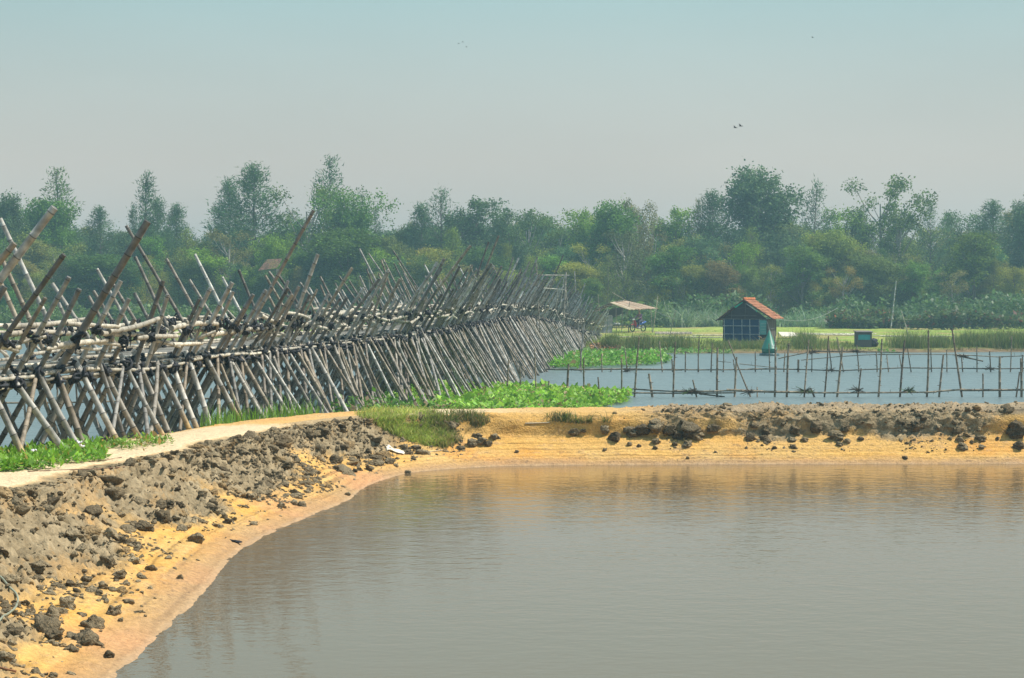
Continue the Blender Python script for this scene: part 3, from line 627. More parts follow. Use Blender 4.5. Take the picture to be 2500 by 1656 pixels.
fb = [(*[z4(b, 0)[0]], *z4(t, y), s) for b, t, y, s in [(70, 62, 950, .8), (275, 270, 1035, .9), (360, 362, 1170, 1), (510, 495, 1000, 1), (525, 505, 1110, 1), (850, 822, 915, 1), (950, 942, 1085, 1.1), (1070, 1072, 1010, 1), (1203, 1203, 860, .9), (1190, 1195, 1095, .8), (1316, 1328, 930, 1), (1430, 1438, 985, .9), (1545, 1530, 1090, .9), (1740, 1740, 1020, .9), (1880, 1870, 935, .9), (2015, 2025, 1020, 1), (2150, 2150, 1090, 1.1)]]
fb += [(*[z5(b, 0)[0]], *z5(t, y), s) for b, t, y, s in [(142, 142, 795, 1.3), (233, 235, 700, .8), (370, 345, 650, .9), (455, 408, 635, .9), (560, 545, 690, 1), (685, 682, 735, 1), (770, 755, 755, .9), (860, 842, 755, .8), (925, 900, 715, .9), (1068, 1062, 720, .9), (1175, 1173, 725, .9), (1285, 1275, 760, 1), (1382, 1382, 700, .9), (1480, 1472, 735, 1), (1615, 1625, 630, .9), (1700, 1700, 760, 1)]]
fence(86.5, fb, [([z4(-260, 1180), z4(0, 1187), z4(560, 1180), z4(1670, 1186), z5(0, 858), z5(400, 870), z5(700, 860), z5(850, 850), z5(1711, 855), (2620, 901)], .034), ([z4(500, 1190), z4(1000, 1192)], .024), ([z5(0, 785), z5(250, 735), z5(820, 742)], .026), ([z5(160, 797), z5(700, 757), z5(1230, 760), z5(1540, 775), z5(1711, 768), (2620, 868)], .024), ([z5(1230, 762), z5(1412, 800)], .034), ([z4(1380, 1105), z4(1500, 1115)], .015), ([z4(1590, 1130), z4(1900, 1165)], .016)],
      'farther row of thin stakes with rails at two heights, in front of the tiled hut', .034)
fence(52, [(x + rnd.uniform(-10, 10), x + rnd.uniform(-8, 8), rnd.uniform(905, 960), 1) for x in range(-30, 640, 42)], [([(-60, 985), (660, 975)], .03)], 'low stakes and rail standing in the river behind the left half of the bridge', .03)
# debris caught on the rails
for k, (px, py, D) in enumerate([z4(1100, 1400) + (63.3,), z4(1690, 1400) + (63.3,), z5(190, 1010) + (63.3,), z5(905, 1010) + (63.3,), z5(555, 1005) + (63.3,), z4(1150, 1395) + (63.3,), z5(1285, 770) + (86.4,), z5(240, 742) + (86.4,), z5(540, 735) + (86.4,), z5(370, 868) + (86.4,), z5(1480, 855) + (86.4,), z4(510, 1195) + (86.4,)]):
    mb = MB(); p = at(px, py, D)
    for _ in range(60):
        d = R.normal(0, 1, 3) * np.array([.22, .1, .09]); q = np.array(p) + d * .12
        green = rnd.random() < .35 and k in (0, 2, 3)
        tube(mb, [np.array(p) - d * .05, q, q + d * .55 + R.normal(0, .03, 3)], [.012, .012, .006], (.12, .18, .05) if green else np.array((.09, .07, .05)) * rnd.uniform(.6, 1.6), 4)
    o = mb.build('twig_clump', M_DRY, origin=np.array(p))
    tag(o, ('tangle of drift weed and twigs caught on the nearer stake row' if D < 70 else 'dark knot of twigs caught on the farther stake row'), 'debris', 'drift caught on the stake fences')

# ------------------------------------------------------------------ leafy cover
def leaves(mb, P0, size, cols, tilt=.5, aspect=1.6, jitter=.35):
    """one small folded leaf (quad) at every point"""
    n = len(P0); az = R.uniform(0, 2 * math.pi, n); el = R.normal(tilt, .45, n); s = size * np.exp(R.normal(0, jitter, n))
    d = np.stack([np.cos(az) * np.cos(el), np.sin(az) * np.cos(el), np.sin(el)], 1); up = np.array([0, 0, 1.0])
    sd_ = np.cross(d, up); sd_ /= np.linalg.norm(sd_, axis=1)[:, None] + 1e-6; rl = R.uniform(-.6, .6, n)
    sd_ = sd_ * np.cos(rl)[:, None] + np.cross(sd_, d) * np.sin(rl)[:, None]
    a = P0; b = P0 + d * (s * .5)[:, None] + sd_ * (s * .5 / aspect)[:, None]; c = P0 + d * s[:, None]; e = P0 + d * (s * .5)[:, None] - sd_ * (s * .5 / aspect)[:, None]
    v = np.stack([a, b, c, e], 1).reshape(-1, 3); f = np.arange(4 * n).reshape(-1, 4)
    mb.add(v, f, np.repeat(cols, 4, 0))
def blades(mb, P0, h, wd, cols, lean=.35):
    n = len(P0); az = R.uniform(0, 2 * math.pi, n); hh = h * np.exp(R.normal(0, .3, n)) if np.isscalar(h) else h * np.exp(R.normal(0, .25, n))
    l = np.abs(R.normal(0, lean, n)); d = np.stack([np.cos(az) * l, np.sin(az) * l, np.ones(n)], 1); a2 = R.uniform(0, 6.28, n)
    sd_ = np.stack([np.cos(a2), np.sin(a2), 0 * a2], 1) * (wd * R.uniform(.6, 1.3, n))[:, None]
    m = P0 + d * (hh * .55)[:, None]; tip = P0 + d * hh[:, None] * np.array([1.7, 1.7, .93])
    v = np.stack([P0 - sd_, P0 + sd_, m + sd_ * .7, m - sd_ * .7, tip], 1).reshape(-1, 3); k = np.arange(n) * 5
    f = np.concatenate([np.stack([k, k + 1, k + 2], 1), np.stack([k, k + 2, k + 3], 1), np.stack([k + 3, k + 2, k + 4], 1)])
    mb.add(v, f, np.repeat(cols, 5, 0))
def mixcol(n, A, B, extra=None, pe=0, j=.2):
    t = R.random(n)[:, None]; c = np.array(A) * (1 - t) + np.array(B) * t
    if extra is not None:
        m = R.random(n) < pe; c[m] = np.array(extra)
    return c * np.exp(R.normal(0, j, n))[:, None]
def patch_pts(poly, n, seed, thr=-.25, fr_=.6):
    poly = np.array(poly, float); lo, hi = poly.min(0), poly.max(0); outp = []
    while sum(len(o) for o in outp) < n:
        p = R.uniform(lo, hi, (n, 2)); ins = np.zeros(n, bool); j = len(poly) - 1
        for i in range(len(poly)):
            xi, yi = poly[i]; xj, yj = poly[j]
            cnd = ((yi > p[:, 1]) != (yj > p[:, 1])) & (p[:, 0] < (xj - xi) * (p[:, 1] - yi) / (yj - yi + 1e-9) + xi); ins ^= cnd; j = i
        nz = fbm(np.stack([p[:, 0] * fr_, p[:, 1] * fr_, p[:, 0] * 0], 1), 3, seed)
        outp.append(p[ins & (nz > thr)])
    return np.concatenate(outp)[:n]
def onwater(px, py, z=0.0):
    d = ray(px, py); t = (z - CAMZ) / d.z; return (d.x * t, d.y * t)
def hyacinth(name, pix, n, size, h, A, B, seed, label=None):
    poly = [onwater(*p) for p in pix]; p = patch_pts(poly, n, seed, -.38); nz = fbm(np.stack([p[:, 0] * .9, p[:, 1] * .9, p[:, 0] * 0], 1), 3, seed + 1)
    z = h * (.55 + .7 * nz) * R.uniform(.15, 1.0, n) ** .6; P0 = np.stack([p[:, 0], p[:, 1], np.maximum(z, .0)], 1)
    cols = mixcol(n, A, B, (.30, .22, .10), .09); cols *= (1 + .35 * nz)[:, None]
    mb = MB(); leaves(mb, P0, size, cols, .45, 1.25); return tag(mb.build(name, M_HERB), label, kind='stuff')
hyacinth('water_plants', [(880, 1002), (905, 975), (960, 962), (1040, 946), (1100, 950), (1200, 953), (1320, 955), (1440, 962), (1500, 962), (1545, 972), (1530, 985), (1480, 1000), (1380, 1012), (1200, 1016), (1000, 1016)], 30000, .10, .33, (.14, .32, .03), (.32, .52, .06), 201)
hyacinth('water_plants', [(1275, 892), (1290, 878), (1400, 868), (1560, 868), (1620, 873), (1642, 884), (1600, 893), (1500, 898), (1350, 902)], 16000, .12, .4, (.10, .26, .02), (.19, .40, .05), 211)
hyacinth('water_plants', [(1360, 868), (1400, 856), (1550, 854), (1700, 857), (1785, 860), (1790, 865), (1650, 866), (1500, 866)], 6000, .13, .3, (.10, .22, .03), (.20, .36, .07), 221)
hyacinth('water_plants', [(2105, 862), (2110, 852), (2150, 850), (2180, 858), (2200, 864)], 500, .15, .2, (.10, .22, .03), (.22, .36, .08), 231)
# dark leafy weeds at the foot of the bridge
mb = MB(); p = R.uniform((-4.2, 45.5), (-1.6, 53), (5000, 2)); nz = fbm(np.stack([p[:, 0], p[:, 1] * .6, p[:, 0] * 0], 1), 3, 240)
p = p[nz > 0]; n = len(p); P0 = np.stack([p[:, 0], p[:, 1], R.uniform(0, .75, n) * (.4 + nz[nz > 0] * 1.4)], 1)
leaves(mb, P0, .13, mixcol(n, (.06, .15, .02), (.14, .30, .04), (.22, .15, .08), .12), .3, 1.8); tag(mb.build('weeds', M_HERB), kind='stuff')
# plants on the bank (poly in photograph pixels, cast on the bank)
def bank_plants(name, pix, n, fn, seed, thr=-.3, fq=1.5):
    pts = []
    poly = np.array(pix, float); lo, hi = poly.min(0), poly.max(0)
    pp = patch_pts(pix, n, seed, -9)
    for x, y in pp:
        h, nn = hit(x, y)
        if h is not None: pts.append(h[:])
    P0 = np.array(pts); nz = fbm(P0 * fq, 3, seed); P0 = P0[nz > thr]; nz = nz[nz > thr]
    mb = MB(); fn(mb, P0, nz); return tag(mb.build(name, M_HERB), kind='stuff')
def f_vine(mb, P0, nz):
    n = len(P0); P0 = P0 + np.stack([0 * nz, 0 * nz, R.uniform(0, .10, n) * (1 + nz)], 1)
    leaves(mb, P0, .085, mixcol(n, (.11, .27, .02), (.23, .42, .04), (.35, .28, .05), .06), .45, 2.6)
bank_plants('creeping_plants', [(-60, 1100), (120, 1096), (235, 1092), (262, 1108), (255, 1128), (190, 1138), (100, 1148), (-60, 1158)], 5200, f_vine, 251, -.35, .9)
def f_green(mb, P0, nz):
    n = len(P0); blades(mb, P0, .11, .006, mixcol(n, (.30, .42, .07), (.48, .54, .13), (.55, .44, .18), .16), .5)
bank_plants('grass', [(865, 1012), (905, 1004), (1000, 1002), (1050, 1006), (1085, 1022), (1105, 1062), (1108, 1084), (1085, 1094), (1040, 1090), (990, 1076), (950, 1058), (915, 1038)], 7500, f_green, 261, -.32, 1.6)
def f_dry(mb, P0, nz):
    n = len(P0); blades(mb, P0, .13, .008, mixcol(n, (.26, .24, .10), (.36, .30, .14), (.14, .22, .04), .3), .55)
bank_plants('grass', [(1040, 1010), (1110, 1006), (1170, 1012), (1200, 1030), (1160, 1050), (1110, 1090), (1080, 1098), (1060, 1060)], 2200, f_dry, 271, -.1, 3)
bank_plants('grass', [(1330, 1018), (1440, 1012), (1500, 1020), (1490, 1034), (1400, 1036), (1340, 1028)], 900, f_dry, 273, 0, 3)
# tall green grass on the river side of the bank under the bridge
mb = MB(); base = []
for _ in range(5200):
    D = rnd.choice([rnd.uniform(35.5, 41), rnd.uniform(36.5, 42)]); t = rnd.uniform(0, 1)
    x = float(np.interp(D, [34.6, 38, 41, 42.2], [-5.95, -5.2, -3.7, -1.9])) - rnd.uniform(-.1, .9); base.append((x, D + rnd.uniform(0, .5), 0))
base = np.array(base); nz = fbm(base * 1.2, 3, 281); base = base[nz > -.15]
for i in range(len(base)): g_ = drop(base[i, 0], base[i, 1]); base[i, 2] = max(g_, -.05) if g_ is not None else -.05
base = base[::2]; blades(mb, base, .28, .009, mixcol(len(base), (.12, .28, .03), (.22, .42, .06)), .25); tag(mb.build('grass', M_HERB), kind='stuff')
# scattered sprigs along path edges
mb = MB(); pts = []
for _ in range(2600):
    x, y = rnd.uniform(200, 420), 0; y = np.interp(x, [200, 420], [1105, 1072]) + rnd.gauss(0, 6); h, nn = hit(x, y)
    if h is not None: pts.append(h[:])
P0 = np.array(pts); nz = fbm(P0 * 2.5, 2, 291); P0 = P0[nz > .12]; P0[:, 2] += R.uniform(0, .1, len(P0))
leaves(mb, P0, .06, mixcol(len(P0), (.10, .22, .02), (.22, .36, .05), (.35, .22, .06), .1), .4, 2.2); tag(mb.build('creeping_plants', M_HERB), kind='stuff')

# far bank: rough grass tussocks along the water and on the meadow
def gpts(n, xr, sr, seed, thr, fq=.35):
    x = R.uniform(*xr, n); s = R.uniform(*sr, n); y = shore(x) + s; nz = fbm(np.stack([x * fq, y * fq * .7, x * 0], 1), 3, seed); k = nz > thr
    return np.stack([x[k], y[k], gz(x[k], y[k])], 1), nz[k]
mb = MB()
P0, nz = gpts(26000, (-45, 50), (.2, 7), 301, -.12)
blades(mb, P0, .16 + .34 * sm(-.0, .35, nz), .016, mixcol(len(P0), (.12, .17, .035), (.24, .27, .07), (.30, .25, .12), .15), .3)
P0, nz = gpts(30000, (-50, 55), (1, 45), 303, -.2, .12)
blades(mb, P0, .09, .012, mixcol(len(P0), (.18, .28, .05), (.30, .38, .08), (.40, .34, .15), .2), .5)
for cx, cw, hh in [(1560, 46, .6), (1650, 42, .55), (1490, 20, .5), (1965, 30, .65), (2225, 55, .7), (2290, 30, .5), (2370, 40, .7), (2440, 60, .8), (2490, 50, .8), (1790, 50, .32), (1850, 40, .3), (600, 120, .6), (200, 150, .6)]:
    n = 1500; px = R.normal(cx, cw * .5, n); D = shore((px - 1250) / F * 124)[0] + R.uniform(.8, 4.5, n); x = (px - 1250) / F * D
    P0 = np.stack([x, D, gz(x, D)], 1); blades(mb, P0, hh, .015, mixcol(n, (.09, .15, .03), (.22, .26, .07), (.34, .28, .13), .12), .22)
tag(mb.build('grass', M_HERB), kind='stuff')
# reddish leaf litter / dry scrub
mb = MB(); n = 2600; px = R.uniform(1440, 1520, n); D = R.uniform(121, 126, n); x = (px - 1250) / F * D
leaves(mb, np.stack([x, D, gz(x, D) + R.uniform(0, .1, n)], 1), .12, mixcol(n, (.32, .17, .08), (.24, .16, .09), (.5, .25, .05), .04), .2); tag(mb.build('leaf_litter', M_DRY), kind='stuff')

# reeds and hedge before the trees
def band(name, px0, px1, D0, D1, n, h, A, B, ex, pe, kind, seed, thr=-.2, size=.3):
    D = R.uniform(D0, D1, n); px = R.uniform(px0, px1, n); x = (px - 1250) / F * D; nz = fbm(np.stack([x * .28, D * .28, x * 0], 1), 3, seed); k = nz > thr; x, D, nz = x[k], D[k], nz[k]; n = len(x)
    mb = MB(); z = gz(x, D)
    if kind == 'blade': blades(mb, np.stack([x, D, z], 1), h * (.6 + .8 * sm(-.3, .4, nz)), .05, mixcol(n, A, B, ex, pe), .5)
    else: leaves(mb, np.stack([x, D, z + R.uniform(0, 1, n) ** .8 * h * (.6 + .8 * sm(-.3, .4, nz))], 1), size, mixcol(n, A, B, ex, pe), .4, 1.7)
    return tag(mb.build(name, M_HERB), kind='stuff')
band('reeds', 1880, 2330, 178, 186, 8000, .8, (.16, .27, .13), (.26, .38, .17), (.5, .52, .42), .05, 'blade', 311)
band('reeds', 1625, 1775, 176, 184, 2000, 1.2, (.16, .24, .13), (.26, .36, .17), (.5, .5, .4), .06, 'blade', 313, -.1)
band('shrubbery', 2020, 2700, 172, 178, 22000, 1.25, (.05, .09, .025), (.12, .17, .04), (.22, .09, .05), .10, 'leaf', 315)
band('shrubbery', -200, 1640, 176, 186, 34000, 1.6, (.06, .12, .03), (.14, .22, .05), None, 0, 'leaf', 317)
band('shrubbery', 1600, 2700, 184, 192, 20000, 2.2, (.05, .12, .03), (.12, .20, .05), None, 0, 'leaf', 319)

# ------------------------------------------------------------------ trees
def tree_mesh(kind, seed):
    """crown and trunk of a 12 m tree; returns (crown MB, trunk MB)"""
    rr = random.Random(seed); nr_ = np.random.default_rng(seed); cr, tr = MB(), MB(); H = 12.0
    cl = []          # clusters: centre, radius, count, direction
    bark = (.20, .17, .14)
    if kind in ('spire', 'cone', 'feather'):
        Rm = {'spire': 1.5, 'cone': 3.4, 'feather': 3.2}[kind]; nb = {'spire': 90, 'cone': 170, 'feather': 74}[kind]
        sway = nr_.normal(0, .12, 2); tube(tr, [(0, 0, -.3), (sway[0], sway[1], H * .5), (sway[0] * 2, sway[1] * 2, H)], [.17, .1, .015], bark, 6)
        for k in range(nb):
            h = (k + rr.random()) / nb; z = H * (.06 + .93 * h); az = rr.uniform(0, 6.28)
            L = Rm * min(1, 1.25 * (1 - h)) ** (1.0 if kind == 'cone' else .9) * (rr.uniform(.6, 1.15) if kind == 'cone' else rr.uniform(.4, 1.3)) * (1.1 if kind == 'cone' else 1) + .10; L *= .75 + .5 * (math.sin(az * 2 + seed) * .5 + .5)
            rise = {'spire': .7, 'cone': .38, 'feather': .7}[kind] * rr.uniform(.5, 1.3); b0 = np.array([sway[0] * 2 * h, sway[1] * 2 * h, z])
            e = b0 + np.array([math.cos(az) * L, math.sin(az) * L, L * rise])
            if k % 2 == 0 or kind == 'feather': tube(tr, [b0, (b0 + e) / 2 + np.array([0, 0, .05]), e], [.035, .025, .01], bark, 4, False)
            m = max(2, int(L / (.42 if kind != 'feather' else .34)))
            for q in range(m):
                t = (.3 + .7 * (q + 1) / m) if kind == 'cone' else (q + 1) / m; cl.append((b0 + (e - b0) * t, .22 + .16 * (1 - t * .5), 13 if kind != 'feather' else 9, e - b0))
        cl.append((np.array([sway[0] * 2, sway[1] * 2, H]), .12, 10, np.array([0, 0, 1])))
        for c, r, n, d in cl:
            d = d / np.linalg.norm(d); n = int(n * 1.35); p = c + nr_.normal(0, r, (n, 3)); dv = d * .6 + nr_.normal(0, .45, (n, 3)) + np.array([0, 0, .15])
            dv /= np.linalg.norm(dv, axis=1)[:, None]; s = nr_.uniform(.2, .42, n)[:, None]; sv = np.cross(dv, nr_.normal(0, 1, (n, 3))); sv /= np.linalg.norm(sv, axis=1)[:, None]
            v = np.stack([p - sv * .042, p + sv * .042, p + dv * s], 1).reshape(-1, 3); g = nr_.uniform(.65, 1.35) * nr_.uniform(.7, 1.3, n)
            cr.add(v, np.arange(3 * n).reshape(-1, 3), np.repeat(np.array([.9, 1, .9])[None] * g[:, None] * .5, 3, 0))
    else:
        if kind == 'broad': lobes = [(rr.uniform(-1, 1) * 2.6, rr.uniform(-1, 1) * 2.2, rr.uniform(.22, .9) * H, rr.uniform(1.0, 1.9)) for _ in range(17)] + [(rr.uniform(-1.6, 1.6), rr.uniform(-1, 1), H * rr.uniform(.78, .9), rr.uniform(1.1, 1.5)) for _ in range(5)]
        elif kind == 'tall': lobes = [(rr.uniform(-1, 1) * 1.7, rr.uniform(-1, 1) * 1.6, rr.uniform(.18, .93) * H, rr.uniform(.8, 1.4)) for _ in range(17)] + [(.2, 0, H * .95, .6)]
        elif kind == 'sparse': lobes = [(rr.uniform(-1, 1) * 2.6 * (.6 + h_), rr.uniform(-1, 1) * 2.2, (.35 + .62 * h_) * H, rr.uniform(.45, .8)) for h_ in [rr.random() for _ in range(26)]]
        else:  # bamboo: arching culms
            lobes = []
        lobes = [l for l in lobes if (l[0] / 3.2) ** 2 + ((l[2] - H * .55) / (H * .5)) ** 2 < 1.25]
        if kind == 'bamboo':
            for k in range(26):
                az = rr.uniform(0, 6.28); L = H * rr.uniform(.6, 1.05); sp = rr.uniform(.12, .36) * L; b0 = np.array([rr.uniform(-.6, .6), rr.uniform(-.6, .6), -.2]); pts = []
                for q in range(9):
                    t = q / 8; pts.append(b0 + np.array([math.cos(az) * sp * t ** 2.2, math.sin(az) * sp * t ** 2.2, L * (math.sin(t * 1.9) / 1.0) * .93]))
                tube(tr, pts, np.linspace(.045, .012, 9), (.16, .20, .07), 4, False)
                for q in range(2, 9):
                    for _ in range(3): cl.append((pts[q] + nr_.normal(0, .3, 3), .26, 15))
        else:
            tube(tr, [(0, 0, -.3), (rr.uniform(-.2, .2), 0, H * .35), (rr.uniform(-.3, .3), 0, H * .8)], [.2, .14, .05], (.34, .31, .27) if kind == 'sparse' else bark, 6)
            for (x, y, z, r) in lobes:
                z0 = max(z - 2.6 - abs(x) * .5, H * .12); tube(tr, [(0, 0, z0), (x * .55, y * .55, z0 + (z - z0) * .45), (x, y, z)], [.08, .05, .02], (.34, .31, .27) if kind == 'sparse' else bark, 4, False)
                m = int((20 if kind != 'sparse' else 9) * r * r) + 4
                for _ in range(m):
                    u = nr_.normal(0, 1, 3); u /= np.linalg.norm(u); cl.append((np.array([x, y, z]) + u * r * rr.uniform(.55, 1.08) * np.array([1, 1, .8]), .26, 14))
        for c, r, n in cl:
            n = int(n * 1.7); p = c + nr_.normal(0, r, (n, 3)); g = nr_.uniform(.6, 1.4); az = nr_.uniform(0, 6.28, n); el = nr_.normal(-.3 if kind != 'broad' else .1, .5, n)
            d = np.stack([np.cos(az) * np.cos(el), np.sin(az) * np.cos(el), np.sin(el)], 1); sv = np.cross(d, nr_.normal(0, 1, (n, 3))); sv /= np.linalg.norm(sv, axis=1)[:, None]; s = nr_.uniform(.15, .28, n)[:, None]
            v = np.stack([p, p + d * s * .5 + sv * s * .32, p + d * s, p + d * s * .5 - sv * s * .32], 1).reshape(-1, 3)
            cr.add(v, np.arange(4 * n).reshape(-1, 4), np.repeat(np.array([1, 1, .9])[None] * (g * nr_.uniform(.75, 1.25, n))[:, None] * .5, 4, 0))
    return cr, tr
PRO = {}
def proto(kind, i):
    if (kind, i) not in PRO:
        c, t = tree_mesh(kind, 1000 + hash_k[kind] * 10 + i)
        def mk(b, nm, mt):
            o = b.build(nm, mt, origin=(0, 0, 0)); me = o.data; bpy.data.objects.remove(o); return me
        PRO[(kind, i)] = (mk(c, 'crown', M_LEAF), mk(t, 'trunk', M_BARK))
    return PRO[(kind, i)]
hash_k = {'spire': 1, 'cone': 2, 'feather': 3, 'broad': 4, 'tall': 5, 'sparse': 6, 'bamboo': 7}
NAME = {'spire': 'pine_tree', 'cone': 'pine_tree', 'feather': 'pine_tree', 'broad': 'leafy_tree', 'tall': 'leafy_tree', 'sparse': 'sparse_tree', 'bamboo': 'bamboo_clump'}
WID = {'spire': 3.4, 'cone': 6.4, 'feather': 6.4, 'broad': 7.0, 'tall': 5.0, 'sparse': 6.6, 'bamboo': 7.5}
def tree(kind, px, ytop, wpx, D, tint, label, group=None, var=0, tilt=0.0):
    zt = at(px, ytop, D).z; x = (px - 1250) / F * D; z0 = gz1(x, D); h = zt - z0; me_c, me_t = proto(kind, var)
    e = thing(NAME[kind], (x, D, z0), label, 'tree' if kind != 'bamboo' else 'bamboo', group)
    sz = h / 12.0; sw = (wpx / F * D) / WID[kind]
    e.scale = (sw, sw, sz); e.rotation_euler = (0, tilt, rnd.uniform(0, 6.28) if abs(tilt) < .01 else 0)
    for nm, me in (('crown', me_c), ('trunk', me_t)):
        o = bpy.data.objects.new(nm, me); C.objects.link(o); o.parent = e
        o.color = (*tint, 1) if nm == 'crown' else (1, 1, 1, 1)
    return e
BLU = (.21, .35, .14); DK = (.25, .38, .09); OL = (.46, .50, .11); BR = (.42, .40, .15); LG = (.42, .68, .07); MG = (.26, .50, .08); YG = (.58, .60, .10)
sky_trees = [('broad', 12, 468, 130, BLU, 'dark leafy tree at the left edge of the skyline'), ('broad', 105, 482, 170, MG, 'round bright green crown near the left edge of the skyline'), ('feather', 155, 418, 200, DK, 'wispy bare-topped pine with drooping side plumes, second crown from the left'), ('cone', 250, 512, 150, BLU, 'low narrow pine in the dip left of the slim spire'),
 ('spire', 352, 432, 90, BLU, 'slimmest tall pine spire at the left of the skyline'), ('spire', 328, 505, 50, BLU, 'small pine spire touching the slimmest spire on its left'), ('cone', 385, 492, 150, BLU, 'bushy pine just right of the slimmest spire'), ('cone', 425, 505, 150, BLU, 'rounded pine at the right foot of the slimmest spire'),
 ('cone', 560, 446, 170, BLU, 'left and shorter of the two big pointed pines'), ('cone', 616, 410, 240, BLU, 'right and taller of the two big pointed pines'), ('feather', 818, 390, 200, BLU, 'tall feathery twin-tipped pine left of the middle'), ('sparse', 752, 448, 190, DK, 'loose spreading tree left of the twin-tipped pine'), ('bamboo', 868, 452, 200, MG, 'arching bamboo plumes right of the twin-tipped pine'), ('feather', 915, 515, 90, BLU, 'small leaning pine right of the arching bamboo'),
 ('cone', 1030, 505, 170, BLU, 'pale pointed tree before the first dark pine of the middle group'), ('feather', 1078, 468, 170, BLU, 'tallest ragged pine behind the middle of the bridge'), ('broad', 990, 548, 110, DK, 'low round tree in the skyline gap left of the ragged pine'), ('tall', 1160, 484, 150, BLU, 'hooked-top tree behind the bridge poles'), ('tall', 1243, 510, 110, BLU, 'narrow tree right of the hooked-top tree'), ('sparse', 1290, 508, 150, DK, 'ragged thin-leaved tree above the far end of the bridge'), ('sparse', 1360, 532, 120, DK, 'thin-leaved tree right of the bridge poles'),
 ('tall', 1428, 512, 110, LG, 'bright green pointed crown left of the round green crown'), ('broad', 1492, 488, 170, MG, 'round green crown left of the centre right'), ('sparse', 1556, 484, 110, BR, 'brownish open crown with pale trunk right of the round green crown'), ('sparse', 1592, 486, 110, BR, 'right half of the brownish open pair of crowns'), ('tall', 1648, 508, 120, LG, 'green dome crown with darker tip, left of the hut'),
 ('feather', 1700, 492, 70, BR, 'slim brown pine above the hut, to its left'), ('cone', 1742, 474, 190, BLU, 'pale bluish pine above the hut'), ('broad', 1855, 402, 230, BLU, 'largest spreading tree, above and right of the hut'), ('feather', 1975, 450, 150, BLU, 'dark windswept tree with its top bent to the right'), ('tall', 2046, 508, 120, LG, 'yellow-green crown right of the windswept tree'),
 ('sparse', 2150, 425, 200, DK, 'tall thin tree with bare upper twigs in the right part'), ('sparse', 2195, 440, 170, DK, 'second thin tree with bare twigs, right of the tallest one'), ('feather', 2272, 498, 110, BLU, 'short ragged pine right of the bare-twigged pair'), ('sparse', 2365, 492, 150, BLU, 'open airy crown near the right edge'), ('cone', 2432, 498, 200, BLU, 'dark blunt pine near the right edge'), ('broad', 2505, 486, 120, BLU, 'dark tree cut by the right edge')]
for k, (kd, px, y, wp, tn, lb) in enumerate(sky_trees):
    tree(kd, px, y, wp, rnd.uniform(208, 222), tn, lb, 'trees of the far tree line', k % 2, .07 if 'windswept' in lb else 0)
mid_trees = [('broad', 655, 660, 110, (.15, .27, .06), 'low bush-like tree hiding the walls of the tiled house'), ('tall', 1640, 600, 120, (.2, .4, .07), 'fresh green crown above the gap between shelter and hut'), ('broad', 2120, 620, 170, (.26, .36, .07), 'soft green crown low between the windswept tree and the bare-twigged trees'), ('tall', 1960, 600, 130, (.24, .40, .07), 'fresh green crown under the windswept tree'), ('broad', 1180, 600, 150, (.18, .33, .07), 'fresh green crown below the hooked-top tree'), ('broad', 250, 620, 200, (.16, .3, .06), 'low green crown below the narrow pine at the left'), ('broad', 730, 610, 170, (.2, .38, .06), 'fresh green crown behind the longest leaning pole'), ('bamboo', 665, 560, 130, LG, 'lime green bamboo clump right of the big pointed pines'), ('bamboo', 600, 645, 100, LG, 'lime green bamboo clump in front of the tiled house roof'), ('broad', 850, 555, 240, (.17, .30, .05), 'wide light green crown below the twin-tipped pine'), ('bamboo', 905, 600, 150, LG, 'light green bamboo behind the bridge poles'), ('tall', 500, 605, 110, LG, 'pale green crown behind the left half of the bridge'), ('broad', 470, 640, 120, (.16, .27, .05), 'low light green crown behind the left rail poles'), ('sparse', 560, 560, 150, BR, 'brownish twiggy crown left of the pointed pines'), ('tall', 1045, 605, 130, YG, 'yellowish crown behind the middle of the bridge'), ('tall', 2375, 568, 170, (.24, .36, .045), 'big yellow-green crown near the right edge'), ('tall', 1812, 590, 90, LG, 'yellow-green patch of crown above the hut roof'), ('sparse', 1525, 560, 150, (.2, .25, .1), 'tree with a tall pale bare trunk left of the hut'), ('tall', 2230, 640, 120, MG, 'green crown low in front of the bare-twigged trees'), ('broad', 1400, 640, 160, YG, 'yellow-olive crown right of the bridge end'), ('sparse', 1747, 660, 110, (.15, .2, .08), 'small tree with a pale straight trunk behind the hut')]
for k, (kd, px, y, wp, tn, lb) in enumerate(mid_trees):
    tree(kd, px, y, wp, 186.5 if 'hiding the walls' in lb else rnd.uniform(194, 200), tn, lb, 'trees of the far tree line', k % 2)
regions = [(-160, 420, 'behind bridge, left edge'), (420, 980, 'behind bridge, left middle'), (980, 1440, 'behind bridge, far half'), (1440, 1900, 'behind shelter and hut'), (1900, 2660, 'behind the right meadow')]
kinds_ = ['broad', 'tall', 'cone', 'sparse', 'broad', 'tall', 'feather']
px = -170.0; k = 0
